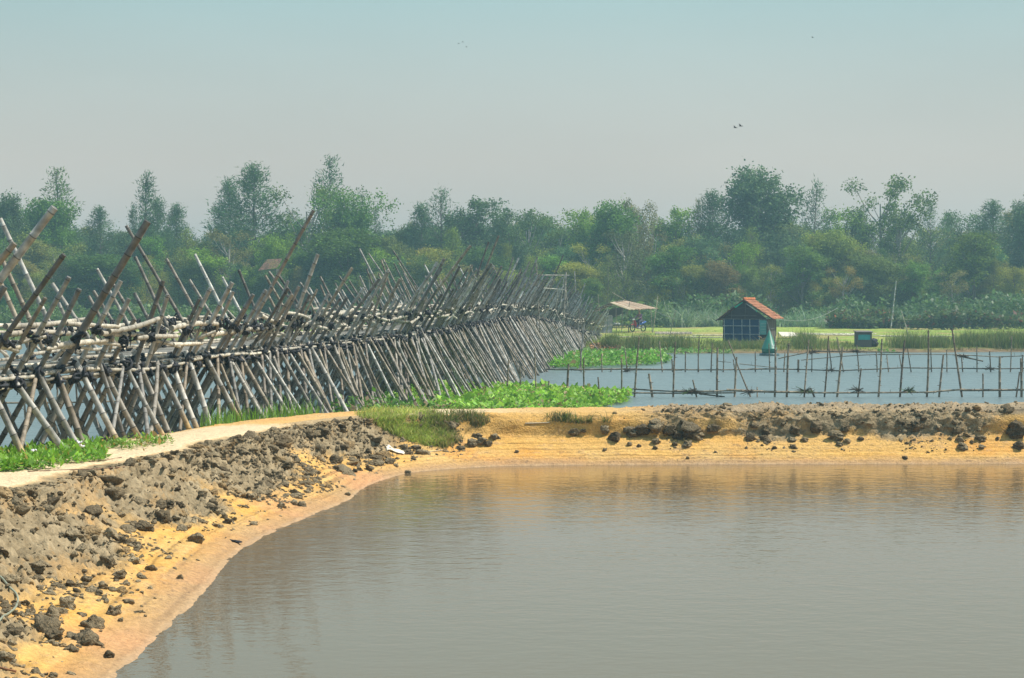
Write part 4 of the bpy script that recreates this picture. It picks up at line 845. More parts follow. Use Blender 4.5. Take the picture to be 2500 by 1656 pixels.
while px < 2680:
    for row, (D0, D1, y0, y1) in enumerate([(224, 240, 520, 580), (204, 212, 560, 640), (192, 200, 620, 690)]):
        x_ = px + rnd.uniform(-24, 24); rg = [r for r in regions if r[0] <= x_ < r[1]]
        if not rg: rg = [regions[0] if x_ < 0 else regions[-1]]
        tn = rnd.choice([DK, BLU, OL, OL, BR, MG, OL, YG] if row else [BLU, DK, BLU, OL]); kd = rnd.choice(kinds_ if row < 2 else ['tall', 'cone', 'feather', 'tall', 'sparse', 'broad'])
        tint = tuple(c * rnd.uniform(.85, 1.2) for c in tn)
        adj = {DK: 'dark green', BLU: 'blue-green', OL: 'olive', BR: 'brownish', MG: 'mid green', YG: 'yellow-green'}[tn]; yy = rnd.uniform(y0, y1)
        if row == 0 and (450 < x_ < 520 or 640 < x_ < 700 or 930 < x_ < 1000): yy = max(yy, 560)
        sh = {'broad': 'wide leafy', 'tall': 'upright leafy', 'cone': 'bushy pine-like', 'sparse': 'thin-leaved', 'feather': 'feathery pine-like'}[kd]
        rw = ['back row', 'middle row', 'front row'][row]
        tree(kd, x_, yy, (790 - yy) * {'broad': .62, 'tall': .46, 'cone': .5, 'sparse': .55, 'feather': .5}[kd] * rnd.uniform(.85, 1.2) + 12, rnd.uniform(D0, D1), tint, f'{adj} {sh} tree, {rw}, {rg[0][2]}', 'trees of the far tree line', k % 2); k += 1
    px += 44
# far-off wood closing the gaps
mb = MB(); n = 42000; x = R.uniform(-85, 85, n); D = R.uniform(246, 262, n); nz = fbm(np.stack([x * .16, D * .1, x * 0], 1), 4, 401)
z = gz(x, D) + R.uniform(0, 1, n) ** .8 * (7.5 + 4.5 * nz); leaves(mb, np.stack([x, D, z], 1), .75, mixcol(n, (.07, .12, .06), (.12, .18, .07), (.17, .15, .08), .15), .0, 1.5)
tag(mb.build('distant_wood', M_HERB), kind='stuff')

# ------------------------------------------------------------------ hut on the far bank
Hd = 126.0
def hp(x, y, D=Hd): return at(1720 + x / 8.254, 700 + y / 8.254, D)
hb = hp(790, 1090); hz = gz1(hb.x, Hd)
hut = thing('tiled_hut', (hb.x, Hd, hz), 'small dark hut with orange tiled roof and white lattice over blue sheeting', 'hut')
s8 = Hd / F / 8.254                                      # metres per pixel of that enlargement
def hx(x): return hp(x, 0).x
def hzz(y): return hp(0, y).z
def quadbox(mb, pts, th, col, nrm):
    pts = np.array(pts, float); n = np.array(nrm, float); v = np.vstack([pts, pts - n * th])
    f = [[0, 1, 2, 3], [7, 6, 5, 4], [0, 4, 5, 1], [1, 5, 6, 2], [2, 6, 7, 3], [3, 7, 4, 0]]; mb.add(v, f, col)
DEP = 3.3; xl, xr, xw = hx(370), hx(1120), hx(1270); zb = hz - .1; ze = hzz(655); zr = hzz(262)
blue = (.006, .045, .12)
mb = MB(); quadbox(mb, [(xl, Hd, zb), (xr, Hd, zb), (xr, Hd, ze), (xl, Hd, ze)], .05, blue, (0, -1, 0)); w1 = mb.build('wall', M_CLOTH, hut, smooth=False)
mb = MB(); quadbox(mb, [(xl - .001, Hd + .06, zb), (xl - .001, Hd + DEP, zb), (xl - .001, Hd + DEP, ze), (xl - .001, Hd + .06, ze)], .05, (.05, .05, .05), (-1, 0, 0)); mb.build('wall', M_DRY, hut, smooth=False)
mb = MB()
for k in range(16):
    y0 = Hd + .06 + k * (DEP - .06) / 16; xx = xw + .004 * (k % 3); quadbox(mb, [(xx, y0, zb), (xx, y0 + .19, zb), (xx, y0 + .19, ze), (xx, y0, ze)], .03, np.array((.14, .12, .11)) * rnd.uniform(.6, 1.3), (1, 0, 0))
mb.build('wall', M_DRY, hut, smooth=False)
mb = MB(); quadbox(mb, [(xl, Hd + DEP, zb), (xw, Hd + DEP, zb), (xw, Hd + DEP, ze), (xl, Hd + DEP, ze)], .05, (.05, .05, .05), (0, 1, 0)); mb.build('wall', M_DRY, hut, smooth=False)
mb = MB(); xp = hx(800); xgl, xgr = hx(345), hx(1260)
mb.add([(xgl, Hd + .02, ze), (xgr, Hd + .02, ze), (xp, Hd + .02, zr - .1), (xgl, Hd + .07, ze), (xgr, Hd + .07, ze), (xp, Hd + .07, zr - .1)], [[0, 1, 2], [5, 4, 3]], (.045, .04, .05)); gb = mb.build('gable', M_CLOTH, hut, smooth=False)
# lattice
for x in (400, 590, 765, 925, 1117):
    mb = MB(); bamboo(mb, (hx(x), Hd - .03, zb + .05), (hx(x - 8), Hd - .03, ze), .021, (.55, .57, .6), 5); mb.build('lattice_bar', M_BAMBOO, hut)
for y in (790, 957): 
    mb = MB(); bamboo(mb, (hx(365), Hd - .05, hzz(y)), (hx(1120), Hd - .05, hzz(y + 4)), .021, (.55, .57, .6), 5); mb.build('lattice_bar', M_BAMBOO, hut)
for (a, b, r, c) in [((340, 650), (1260, 660), .03, (.13, .12, .12)), ((825, 330), (818, 650), .022, (.13, .12, .12)), ((480, 575), (1060, 590), .014, (.16, .14, .15)), ((545, 500), (543, 640), .018, (.12, .11, .11)), ((660, 435), (950, 437), .012, (.14, .13, .14)), ((375, 660), (372, 1080), .03, (.07, .06, .06)), ((1270, 660), (1275, 1130), .035, (.08, .07, .06)), ((1395, 690), (1410, 1010), .03, (.10, .09, .08))]:
    mb = MB(); dd = DEP - .1 if a[0] == 1395 else -.02; A = Vector((hx(a[0]) if a[0] != 1395 else xw + .02, Hd + dd, hzz(a[1]))); B = Vector((hx(b[0]) if a[0] != 1395 else xw + .02, Hd + dd, hzz(b[1])))
    bamboo(mb, A, B, r, c, 6); mb.build('beam', M_BAMBOO, hut)
mb = MB(); quadbox(mb, [(hx(1122), Hd - .04, hzz(965)), (hx(1250), Hd - .04, hzz(965)), (hx(1255), Hd - .04, hzz(680)), (hx(1122), Hd - .04, hzz(675))], .03, (.08, .36, .36), (0, -1, 0))
for yy in (738, 795, 850, 905): quadbox(mb, [(hx(1140), Hd - .075, hzz(yy + 16)), (hx(1245), Hd - .075, hzz(yy + 16)), (hx(1245), Hd - .075, hzz(yy)), (hx(1140), Hd - .075, hzz(yy))], .02, (.22, .42, .42), (0, -1, 0))
pn = mb.build('window_sheet', M_PLASTIC, hut, smooth=False); pn['label'] = 'turquoise plastic sheet hung over the opening at the right of the front wall'
for lab, pts, c in [('green cloth strip under the left eave', [(610, 410), (640, 432), (795, 320), (780, 310)], (.04, .42, .28)), ('green cloth strip under the right eave', [(1040, 480), (1075, 520), (1085, 500), (1060, 475)], (.05, .42, .3)), ('white cloth strip under the right eave', [(850, 345), (1040, 480), (1050, 470), (870, 345)], (.5, .52, .52))]:
    mb = MB(); quadbox(mb, [(hx(x), Hd - .29, hzz(y)) for x, y in pts], .015, c, (0, -1, 0)); o = mb.build('cloth_strip', M_CLOTH, hut, smooth=False); o['label'] = lab
mb = MB(); mb2 = MB()
# roof: two slopes of overlapping tile courses, ridge running away from the camera and a little to the right
sh = .55                                                  # the ridge drifts right with depth
def rp(x, z, d): return np.array([x + sh * 0 + (d / DEP) * sh * .0, Hd - .25 + d, z])
er = (hx(1405), hzz(655)); el = (hx(240), hzz(685)); rg = (xp, zr); Ld = DEP + .6
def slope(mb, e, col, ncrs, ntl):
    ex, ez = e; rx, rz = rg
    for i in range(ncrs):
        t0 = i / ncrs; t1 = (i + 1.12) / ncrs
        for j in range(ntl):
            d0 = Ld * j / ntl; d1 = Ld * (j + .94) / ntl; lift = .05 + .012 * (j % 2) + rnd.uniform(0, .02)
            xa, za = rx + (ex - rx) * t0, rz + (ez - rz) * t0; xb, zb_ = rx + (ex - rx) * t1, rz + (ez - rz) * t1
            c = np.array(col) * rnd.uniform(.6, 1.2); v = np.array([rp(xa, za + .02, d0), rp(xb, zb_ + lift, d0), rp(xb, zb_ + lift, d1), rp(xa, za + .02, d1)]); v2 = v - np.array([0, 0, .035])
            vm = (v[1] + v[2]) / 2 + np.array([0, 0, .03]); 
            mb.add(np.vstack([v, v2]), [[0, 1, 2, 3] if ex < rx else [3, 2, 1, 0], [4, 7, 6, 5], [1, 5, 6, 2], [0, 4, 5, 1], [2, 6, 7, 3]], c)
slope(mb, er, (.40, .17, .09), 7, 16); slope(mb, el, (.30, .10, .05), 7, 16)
for j in range(12): tube(mb, [rp(xp, zr + .05, Ld * j / 12), rp(xp, zr + .06, Ld * (j + 1.05) / 12)], [.075, .085], np.array((.55, .18, .07)) * rnd.uniform(.7, 1.2), 8)
rf = mb.build('roof', M_TILE, hut, smooth=False)
for e in (er, el):
    for d in (.02, Ld - .05): 
        mb = MB(); tube(mb, [rp(xp, zr - .06, d), rp(e[0], e[1] - .02, d)], .035, (.06, .05, .05), 5); mb.build('rafter', M_BARK, hut)
# props leaning on the side of the hut and the junk below it
for k, (a, b, dd) in enumerate([((1290, 700), (1400, 1080), -.3), ((1330, 850), (1395, 855), .2), ((1345, 900), (1380, 1070), -.2)]):
    mb = MB(); bamboo(mb, hp(*a, Hd + dd), hp(*b, Hd + dd), .025, (.34, .33, .33), 6); mb.build('beam', M_BAMBOO, hut)
mb = MB()
for k in range(26):
    q = hp(rnd.uniform(1100, 1215), rnd.uniform(1020, 1150), Hd - .4 - rnd.random()); tube(mb, [q, q + Vector((rnd.uniform(-.4, .4), rnd.uniform(-.2, .2), rnd.uniform(-.1, .15)))], .025, np.array((.34, .24, .15)) * rnd.uniform(.5, 1.3), 5)
tag(mb.build('driftwood_heap', M_DRY, origin=(hp(1150, 1100, Hd - .8))), 'small heap of brown boards and sticks at the front right corner of the hut', 'wood pile')

hut.rotation_euler = (0, 0, -math.radians(17))
# ------------------------------------------------------------------ green cone buoy aground in front of the hut
bD = 113.5; bc = hp(1305, 1385, bD); bc.z = 0
buoy = thing('cone_buoy', tuple(bc), 'green cone-shaped buoy floating in front of the hut', 'buoy')
def lathe(mb, c, prof, col, sides=28):
    a = np.arange(sides) * 2 * math.pi / sides; v = np.array([[r * math.cos(t), r * math.sin(t), z] for r, z in prof for t in a]) + np.array(c); n = len(prof)
    i = np.arange(n - 1)[:, None] * sides; j = np.arange(sides)[None]; k = (j + 1) % sides; mb.add(v, np.stack([i + j, i + k, i + sides + k, i + sides + j], -1).reshape(-1, 4), col)
def bxz(y): return hp(0, y, bD).z
mb = MB(); lathe(mb, (bc.x, bD, 0), [(0, .1), (.40, .1), (.445, bxz(1258) - .02), (.455, bxz(1250)), (.44, bxz(1245)), (.03, bxz(885)), (0, bxz(875))], (.012, .17, .11)); mb.build('cone', M_PLASTIC, buoy)
mb = MB(); lathe(mb, (bc.x, bD, 0), [(0, .0), (.2, .0), (.22, .34), (.0, .34)], (.02, .10, .09)); 
mb = MB(); lathe(mb, (bc.x, bD, 0), [(0, -.1), (.50, -.1), (.57, 0), (.57, .10), (.5, .14), (.27, .15), (.26, bxz(1262)), (0, bxz(1262))], (.05, .09, .09)); mb.build('float', M_PLASTIC, buoy)
def face(mb, x0, x1, y0, y1, c):
    for (xa, xb) in [(x0, x1)]:
        q = []
        for x, y in ((xa, y1), (xb, y1), (xb, y0), (xa, y0)):
            X = hp(x, y, bD).x - bc.x; z = bxz(y); rr = .44 * (bxz(875) - z) / (bxz(875) - bxz(1245)) + .012; X = max(-rr * .98, min(rr * .98, X)); q.append((bc.x + X, bD - math.sqrt(max(rr * rr - X * X, 0)), z))
        quadbox(mb, q, .004, c, (0, -1, 0))
mb = MB(); face(mb, 1350, 1405, 1155, 1182, (.75, .8, .8)); face(mb, 1356, 1370, 1190, 1200, (.7, .8, .8)); face(mb, 1374, 1382, 1190, 1208, (.7, .8, .8)); face(mb, 1390, 1408, 1188, 1198, (.7, .8, .8)); face(mb, 1320, 1346, 1164, 1169, (.4, .55, .5)); mb.build('marking', M_PLASTIC, buoy, smooth=False)

# ------------------------------------------------------------------ open shelter, rider and bike, on the far bank
sD = 158.0
def sp(x, y, D=sD): return at(1400 + x / 9.8, 700 + y / 9.8, D)
sb = sp(1200, 1050); sz0 = gz1(sb.x, sD); shel = thing('bamboo_shelter', (sb.x, sD, sz0), 'open bamboo shelter with a sagging pale stick roof, between the bridge end and the hut', 'shelter')
def roofpanel(c4, cols, n, th=.03):
    mb = MB(); a, b, c, d = [np.array(q) for q in c4]
    for k in range(n):
        t = (k + .5) / n + rnd.uniform(-.01, .01); p0 = a + (b - a) * t; p1 = d + (c - d) * t; e0, e1 = rnd.uniform(-.03, .04), rnd.uniform(-.03, .06)
        tube(mb, [p0 - (p1 - p0) * e0, (p0 + p1) / 2 + np.array([0, 0, rnd.uniform(-.03, .03)]), p1 + (p1 - p0) * e1], th * rnd.uniform(.7, 1.4), np.array(rnd.choice(cols)) * rnd.uniform(.75, 1.2), 5)
    for t in (.08, .35, .65, .93):
        p0 = a + (d - a) * t; p1 = b + (c - b) * t; tube(mb, [p0 + np.array([0, 0, -.05]), p1 + np.array([0, 0, -.05])], .04, (.2, .16, .12), 5)
    mb.build('roof_panel', M_DRY, shel)
PA = [(.62, .50, .36), (.55, .40, .28), (.40, .20, .13), (.66, .56, .42), (.36, .24, .17)]
roofpanel([sp(885, 385, 156.5), sp(1255, 338, 162), sp(2010, 520, 162), sp(1330, 552, 156.5)], PA, 44)
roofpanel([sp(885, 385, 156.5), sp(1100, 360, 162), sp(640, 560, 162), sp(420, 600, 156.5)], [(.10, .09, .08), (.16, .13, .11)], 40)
for (a, b, r, dd) in [((1255, 335), (885, 385), .045, 0), ((1020, 480), (1025, 1050), .03, 3), ((1160, 480), (1155, 1010), .035, 2), ((1180, 560), (1180, 720), .02, 2), ((1850, 550), (1885, 1055), .035, 0), ((2020, 225), (1915, 1010), .035, 0), ((1350, 370), (1270, 760), .03, -.5), ((840, 390), (640, 760), .03, -.5), ((590, 180), (640, 820), .022, -.8), ((930, 145), (1230, 315), .018, 1), ((1000, 690), (1200, 690), .02, 2)]:
    mb = MB(); A = sp(*a, sD + dd); B = sp(*b, sD + dd)
    if b[1] > 1000: B = A + (B - A) * ((A.z - gz1(B.x, B.y) + .1) / (A.z - B.z))
    bamboo(mb, A, B, r, (.46, .38, .28) if a[1] < 360 else (.27, .23, .19), 6); mb.build('post' if b[1] > 700 else 'roof_pole', M_BAMBOO, shel)
mb = MB()
for k in range(18):
    x = 560 + k * 19 + rnd.uniform(-6, 6); top = sp(x + 20, 690 + rnd.uniform(-15, 15), sD - .4); bot = sp(x - 30 + rnd.uniform(-10, 40), 1000 + k * 5 + rnd.uniform(-20, 20), sD - .9); g_ = gz1(bot.x, bot.y); bot.z = g_ - .05
    if 770 < x < 790: continue
    quadbox(mb, [bot, bot + Vector((.14, 0, 0)), top + Vector((.14, 0, 0)), top], .03, np.array((.30, .28, .25)) * rnd.uniform(.6, 1.2), (0, -1, 0))
mb.build('wall_panel', M_DRY, shel, smooth=False)
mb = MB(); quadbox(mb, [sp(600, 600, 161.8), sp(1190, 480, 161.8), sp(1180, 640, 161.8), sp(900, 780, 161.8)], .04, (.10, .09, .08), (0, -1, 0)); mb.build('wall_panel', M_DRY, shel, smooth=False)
bn = sp(1080, 930, 159); bt = thing('bench', (bn.x, 159, gz1(bn.x, 159)), 'low wooden bench with pale things on it under the bamboo shelter', 'bench')
mb = MB(); box(mb, (bn.x, 159, bn.z), (1.15 * .9, .2, .03), (.14, .12, .11)); mb.build('seat', M_DRY, bt, smooth=False)
for s in (-.8, .8):
    g_ = gz1(bn.x + s, 159); mb = MB(); box(mb, (bn.x + s, 159, (bn.z + g_ - .1) / 2), (.03, .15, (bn.z - g_ + .04) / 2), (.12, .10, .09)); mb.build('leg', M_DRY, bt, smooth=False)
for (x, y, c, lb) in [(1000, 905, (.6, .6, .58), 'white bag on the left end of the bench'), (1072, 905, (.6, .62, .58), 'white bag on the middle of the bench')]:
    v, f = rocks[3]; q = sp(x, y, 159); mb = MB(); mb.add(v * .13 + np.array((q.x, 159, bn.z + .12)), f, c); tag(mb.build('bag', M_CLOTH, origin=(q.x, 159, bn.z + .03)), lb, 'bag')

mD = 160.0; mp = sp(1545, 1070, mD); mz = gz1(mp.x, mD); s9 = mD / F / 9.8
yaw = math.radians(222)            # heading: mostly to the left and a little towards the camera
fw = np.array([math.cos(yaw), math.sin(yaw), 0]); sdv = np.array([-fw[1], fw[0], 0]); M0 = np.array((mp.x, mD, mz))
def mw(a, s, z): return M0 + fw * a + sdv * s + np.array([0, 0, z])
bike = thing('motorbike', tuple(M0), 'blue, white and red motorbike ridden to the left beside the bamboo shelter', 'motorbike')
for a in (-.60, .62):
    mb = MB(); t = np.linspace(0, 2 * math.pi, 25); tube(mb, [mw(a + .26 * math.cos(q), 0, .30 + .26 * math.sin(q)) for q in t], .045, (.02, .02, .02), 8, False); wh = mb.build('wheel', M_RUBBER, bike)
    mb = MB()
    for q in range(8): tube(mb, [mw(a, 0, .3), mw(a + .24 * math.cos(q * .785), 0, .3 + .24 * math.sin(q * .785))], .01, (.4, .4, .4), 4)
    tube(mb, [mw(a, -.05, .3), mw(a, .05, .3)], .04, (.3, .3, .3), 8); mb.build('hub', M_PLASTIC, wh)
def lofted(mb, secs, col, n=12):
    """secs: (a, z, halfwidth, halfheight)"""
    ts = np.arange(n) * 2 * math.pi / n; v = []
    for a, z, hw, hh in secs:
        for t in ts: v.append(mw(a, hw * math.cos(t), z + hh * math.sin(t)))
    m = len(secs); i = np.arange(m - 1)[:, None] * n; j = np.arange(n)[None]; k = (j + 1) % n; mb.add(v, np.stack([i + j, i + k, i + n + k, i + n + j], -1).reshape(-1, 4), col)
mb = MB(); lofted(mb, [(-.95, .80, .01, .02), (-.85, .78, .09, .08), (-.5, .70, .13, .12), (-.1, .58, .12, .12), (.2, .42, .10, .10), (.35, .40, .04, .06)], (.03, .10, .42)); mb.build('body', M_PLASTIC, bike)
mb = MB(); lofted(mb, [(-.78, .86, .05, .02), (-.6, .87, .12, .05), (-.2, .80, .13, .05), (.05, .74, .08, .03)], (.02, .02, .03)); mb.build('seat', M_PLASTIC, bike)
mb = MB(); lofted(mb, [(.28, .34, .05, .02), (.34, .50, .20, .10), (.42, .72, .22, .14), (.46, .92, .14, .06), (.47, .98, .03, .02)], (.48, .035, .03)); mb.build('leg_shield', M_PLASTIC, bike)
mb = MB(); lofted(mb, [(.38, .98, .04, .03), (.46, 1.0, .12, .08), (.56, .98, .09, .07), (.60, .97, .02, .02)], (.62, .66, .70)); tube(mb, [mw(.40, -.32, 1.06), mw(.45, 0, 1.0), mw(.40, .32, 1.06)], .018, (.1, .1, .1), 6); mb.build('handlebar', M_PLASTIC, bike)
mb = MB(); lofted(mb, [(.56, .94, .02, .02), (.585, .96, .07, .055), (.61, .95, .01, .01)], (.7, .7, .62)); mb.build('headlight', M_PLASTIC, bike)
mb = MB(); tube(mb, [mw(.46, 0, .95), mw(.62, .0, .30)], .03, (.35, .35, .36), 6); lofted(mb, [(.35, .46, .02, .02), (.5, .58, .06, .05), (.65, .60, .07, .04), (.85, .5, .05, .02)], (.5, .05, .04)); mb.build('fork', M_PLASTIC, bike)
mb = MB(); tube(mb, [mw(.1, -.12, .32), mw(-.4, -.14, .34), mw(-.8, -.16, .42)], [.03, .04, .045], (.6, .6, .62), 8); lofted(mb, [(-.25, .32, .05, .08), (-.1, .3, .12, .12), (.12, .32, .10, .1), (.2, .33, .03, .03)], (.35, .35, .37)); mb.build('exhaust', M_PLASTIC, bike)
def skinfig(name, verts, edges, rad, mat, parent, col, root=0):
    me = bpy.data.meshes.new(name); o_ = ORG[parent.name]; me.from_pydata([tuple(np.array(v) - o_) for v in verts], edges, [])
    o = bpy.data.objects.new(name, me); C.objects.link(o); o.parent = parent; sk = o.modifiers.new('skin', 'SKIN')
    for i, r in enumerate(rad): me.skin_vertices[0].data[i].radius = (r, r) if np.isscalar(r) else r
    for i in range(len(verts)): me.skin_vertices[0].data[i].use_root = (i == root)
    o.modifiers.new('sub', 'SUBSURF').levels = 1; o.modifiers['sub'].render_levels = 1; me.materials.append(mat); return o
def flatmat(name, col, rough=.8):
    m, nt, b = newmat(name); n = noise_node(nt, 30); mr = nt.nodes.new('ShaderNodeMapRange'); mr.inputs[3].default_value = .85; mr.inputs[4].default_value = 1.15; nt.links.new(n.outputs[0], mr.inputs[0])
    rgb = nt.nodes.new('ShaderNodeRGB'); rgb.outputs[0].default_value = (*col, 1); nt.links.new(mul(nt, rgb.outputs[0], mr.outputs[0]), b.inputs['Base Color']); b.inputs['Roughness'].default_value = rough; return m
per = thing('person', tuple(mw(-.3, 0, .86)), 'person in a purple top and brown hat riding the motorbike', 'person'); ORG[per.name] = np.array(per.location)
hipz = .92
V = [mw(-.3, 0, hipz), mw(-.27, 0, 1.10), mw(-.2, 0, 1.34), mw(-.17, 0, 1.42), mw(-.14, 0, 1.50), mw(-.12, 0, 1.60), mw(-.10, 0, 1.68)]
E = [(k, k + 1) for k in range(6)]; RD = [(.15, .12), (.13, .10), (.16, .10), (.07, .06), (.055, .06), (.085, .1), (.07, .08)]
for s in (-1, 1):
    b0 = len(V); V += [mw(-.2, s * .19, 1.36), mw(-.05, s * .27, 1.16), mw(.20, s * .27, 1.08), mw(.36, s * .28, 1.08)]; E += [(2, b0), (b0, b0 + 1), (b0 + 1, b0 + 2), (b0 + 2, b0 + 3)]; RD += [.06, .045, .035, .03]
    b0 = len(V); V += [mw(-.28, s * .11, .90), mw(.10, s * .17, .82), mw(.06, s * .17, .42), mw(.16, s * .17, .36)]; E += [(0, b0), (b0, b0 + 1), (b0 + 1, b0 + 2), (b0 + 2, b0 + 3)]; RD += [.09, .07, .045, .04]
skinfig('body', V, E, RD, flatmat('skin', (.30, .17, .11)), per, None)
TV = [mw(-.3, 0, hipz - .02), mw(-.27, 0, 1.10), mw(-.2, 0, 1.33), mw(-.18, 0, 1.40)]; TE = [(0, 1), (1, 2), (2, 3)]; TR = [(.17, .14), (.155, .12), (.18, .12), (.08, .075)]
for s in (-1, 1):
    b0 = len(TV); TV += [mw(-.2, s * .19, 1.36), mw(-.05, s * .27, 1.16), mw(.12, s * .27, 1.10)]; TE += [(2, b0), (b0, b0 + 1), (b0 + 1, b0 + 2)]; TR += [.075, .06, .05]
skinfig('shirt', TV, TE, TR, flatmat('purple_cloth', (.20, .09, .19)), per, None)
LV = [mw(-.3, 0, hipz - .04)]; LE = []; LR = [(.16, .13)]
for s in (-1, 1):
    b0 = len(LV); LV += [mw(-.27, s * .11, .89), mw(.10, s * .17, .82), mw(.06, s * .17, .48)]; LE += [(0, b0), (b0, b0 + 1), (b0 + 1, b0 + 2)]; LR += [.105, .085, .06]
skinfig('trousers', LV, LE, LR, flatmat('dark_cloth', (.05, .055, .08)), per, None)
mb = MB(); lathe(mb, mw(-.11, 0, 1.70), [(.10, -.03), (.15, -.02), (.115, .02), (.10, .08), (.05, .11), (0, .115)], (.22, .16, .09), 16); mb.build('hat', M_CLOTH, per)
def fingers(mb, base, dirv, side): 
    for q in range(4):
        b_ = base + sdv * side * (-.03 + .02 * q); tube(mb, [b_, b_ + dirv * .035 + np.array([0, 0, -.008]), b_ + dirv * .05 + np.array([0, 0, -.035])], [.009, .008, .006], (.30, .17, .11), 5)
    tube(mb, [base - sdv * side * .03, base - sdv * side * .05 + dirv * .02 + np.array([0, 0, -.02])], [.01, .007], (.3, .17, .11), 5)
for s in (-1, 1):
    mb = MB(); fingers(mb, mw(.37, s * .28, 1.085), fw, s); mb.build('fingers', flatmat('skin', (.30, .17, .11)), per)

# ------------------------------------------------------------------ small things on the far bank
def pole_thing(name, a, b, D, r, col, label, cat='pole', grp=None, ground=True, D2=None):
    A = at(*a, D); B = at(*b, D2 or D)
    if ground and A.z - B.z > .3: B = A + (B - A) * ((A.z - gz1(B.x, B.y) + .2) / (A.z - B.z))
    if not ground:
        A.z = gz1(A.x, A.y) + r * .8; B.z = gz1(B.x, B.y) + r * .8
    mb = MB(); bamboo(mb, B, A, r, col, 6, .01, .5); o = mb.build(name, M_BAMBOO, origin=np.array(B)); return tag(o, label, cat, grp)
pole_thing('pole', (2188, 686), (2178, 775), 172, .06, (.42, .42, .40), 'tall pale pole standing alone before the trees, right of the hut')
pole_thing('pole', (1649, 758), (1640, 800), 150, .03, (.26, .24, .2), 'thin leaning pole between the shelter and the hut')
pole_thing('pole', (2200, 758), (2212, 800), 150, .035, (.3, .28, .24), 'leaning forked pole on the right meadow')
pole_thing('pole', (1900, 690), (1990, 790), 175, .03, (.3, .28, .24), 'thin slanting pole in the reeds right of the hut') if False else None
for k, (x0, x1, y, D) in enumerate([(1600, 1700, 812, 143), (1610, 1790, 817, 140), (1690, 1770, 809, 147), (1480, 1570, 815, 142), (1940, 2140, 803, 152), (1945, 2120, 807, 150), (1960, 2100, 810, 148), (2130, 2330, 815, 144), (2150, 2300, 818, 142)]):
    pole_thing('bamboo_pole', (x0, y), (x1, y + rnd.uniform(-1, 3)), D, .045, (.60, .54, .42), ('pale cut bamboo pole lying on the meadow ' + ('between shelter and hut' if x0 < 1800 else 'right of the hut')), 'bamboo pole', 'cut poles lying on the far meadow', False, D + rnd.uniform(-2, 2))
mb = MB(); c0 = at(1638, 803, 152); gz_ = gz1(c0.x, 152)
for k in range(7): bamboo(mb, (c0.x - 1.2, 152 + k * .12 - .4, gz_ + .06 + .05 * (k % 3)), (c0.x + 1.6, 152 + k * .12 - .3, gz_ + .06 + .05 * (k % 3)), .05, (.5, .42, .32), 6)
tag(mb.build('pole_stack', M_BAMBOO, origin=(c0.x, 152, gz_)), 'low stack of pale poles lying on the meadow right of the motorbike', 'pole stack')
# bright sheet right of the hut
A, B, Cc_, Dd = at(1900, 799, 141), at(1937, 799, 141), at(1948, 812, 137.5), at(1910, 812, 137.5)
for q in (A, B, Cc_, Dd): q.z = gz1(q.x, q.y) + (.42 if q.y > 140 else .18)
shb = thing('raised_mat', (A.x, 139, gz1(A.x, 139)), 'whitish woven mat on short legs right of the hut', 'mat')
mb = MB(); quadbox(mb, [Dd, Cc_, B, A], .03, (.66, .60, .50), (0, 0, 1)); mb.build('mat', M_DRY, shb, smooth=False)
for q in (A, B, Cc_, Dd):
    g_ = gz1(q.x, q.y); mb = MB(); tube(mb, [(q.x, q.y, g_ - .1), (q.x, q.y, q.z - .03)], .03, (.2, .17, .13), 5); mb.build('leg', M_BAMBOO, shb)
# little crate-like cabin with turquoise panel
kD = 122.5
def kp(x, y, D=kD): return at(2060 + x / 13.064, 780 + y / 13.064, D)
k0 = kp(665, 940); kz = max(gz1(k0.x, kD + .4), .05); cab = thing('shed', (k0.x, kD, kz), 'small grey pump shed with a turquoise panel at the waterside on the right', 'shed')
x0, x1 = kp(440, 0).x, kp(905, 0).x; zt, zm, zb_ = kp(0, 395).z, kp(0, 680).z, kp(0, 960).z
mb = MB(); box(mb, ((x0 + x1) / 2, kD + .6, (zb_ + zt) / 2 - .05), ((x1 - x0) / 2, .55, (zt - zb_) / 2 + .02), (.13, .115, .11)); mb.build('wall', M_DRY, cab, smooth=False)
mb = MB(); quadbox(mb, [(kp(470, 0).x, kD + .02, kp(0, 655).z), (kp(845, 0).x, kD + .02, kp(0, 655).z), (kp(845, 0).x, kD + .02, kp(0, 490).z), (kp(470, 0).x, kD + .02, kp(0, 490).z)], .03, (.03, .32, .33), (0, -1, 0)); mb.build('panel', M_PLASTIC, cab, smooth=False)
mb = MB(); quadbox(mb, [(x0 - .06, kD - .06, zt + .0), (x1 + .06, kD - .06, zt + .0), (x1 + .06, kD + 1.2, zt + .06), (x0 - .06, kD + 1.2, zt + .06)], .05, (.17, .14, .13), (0, 0, 1)); mb.build('roof', M_DRY, cab, smooth=False)
mb = MB(); v, f = rocks3[2]; mb.add(v * np.array([.35, .3, .35]) + np.array((x1 + .15, kD + .5, zm - .15)), f, (.05, .05, .07)); mb.build('pump', M_CLOD, cab)
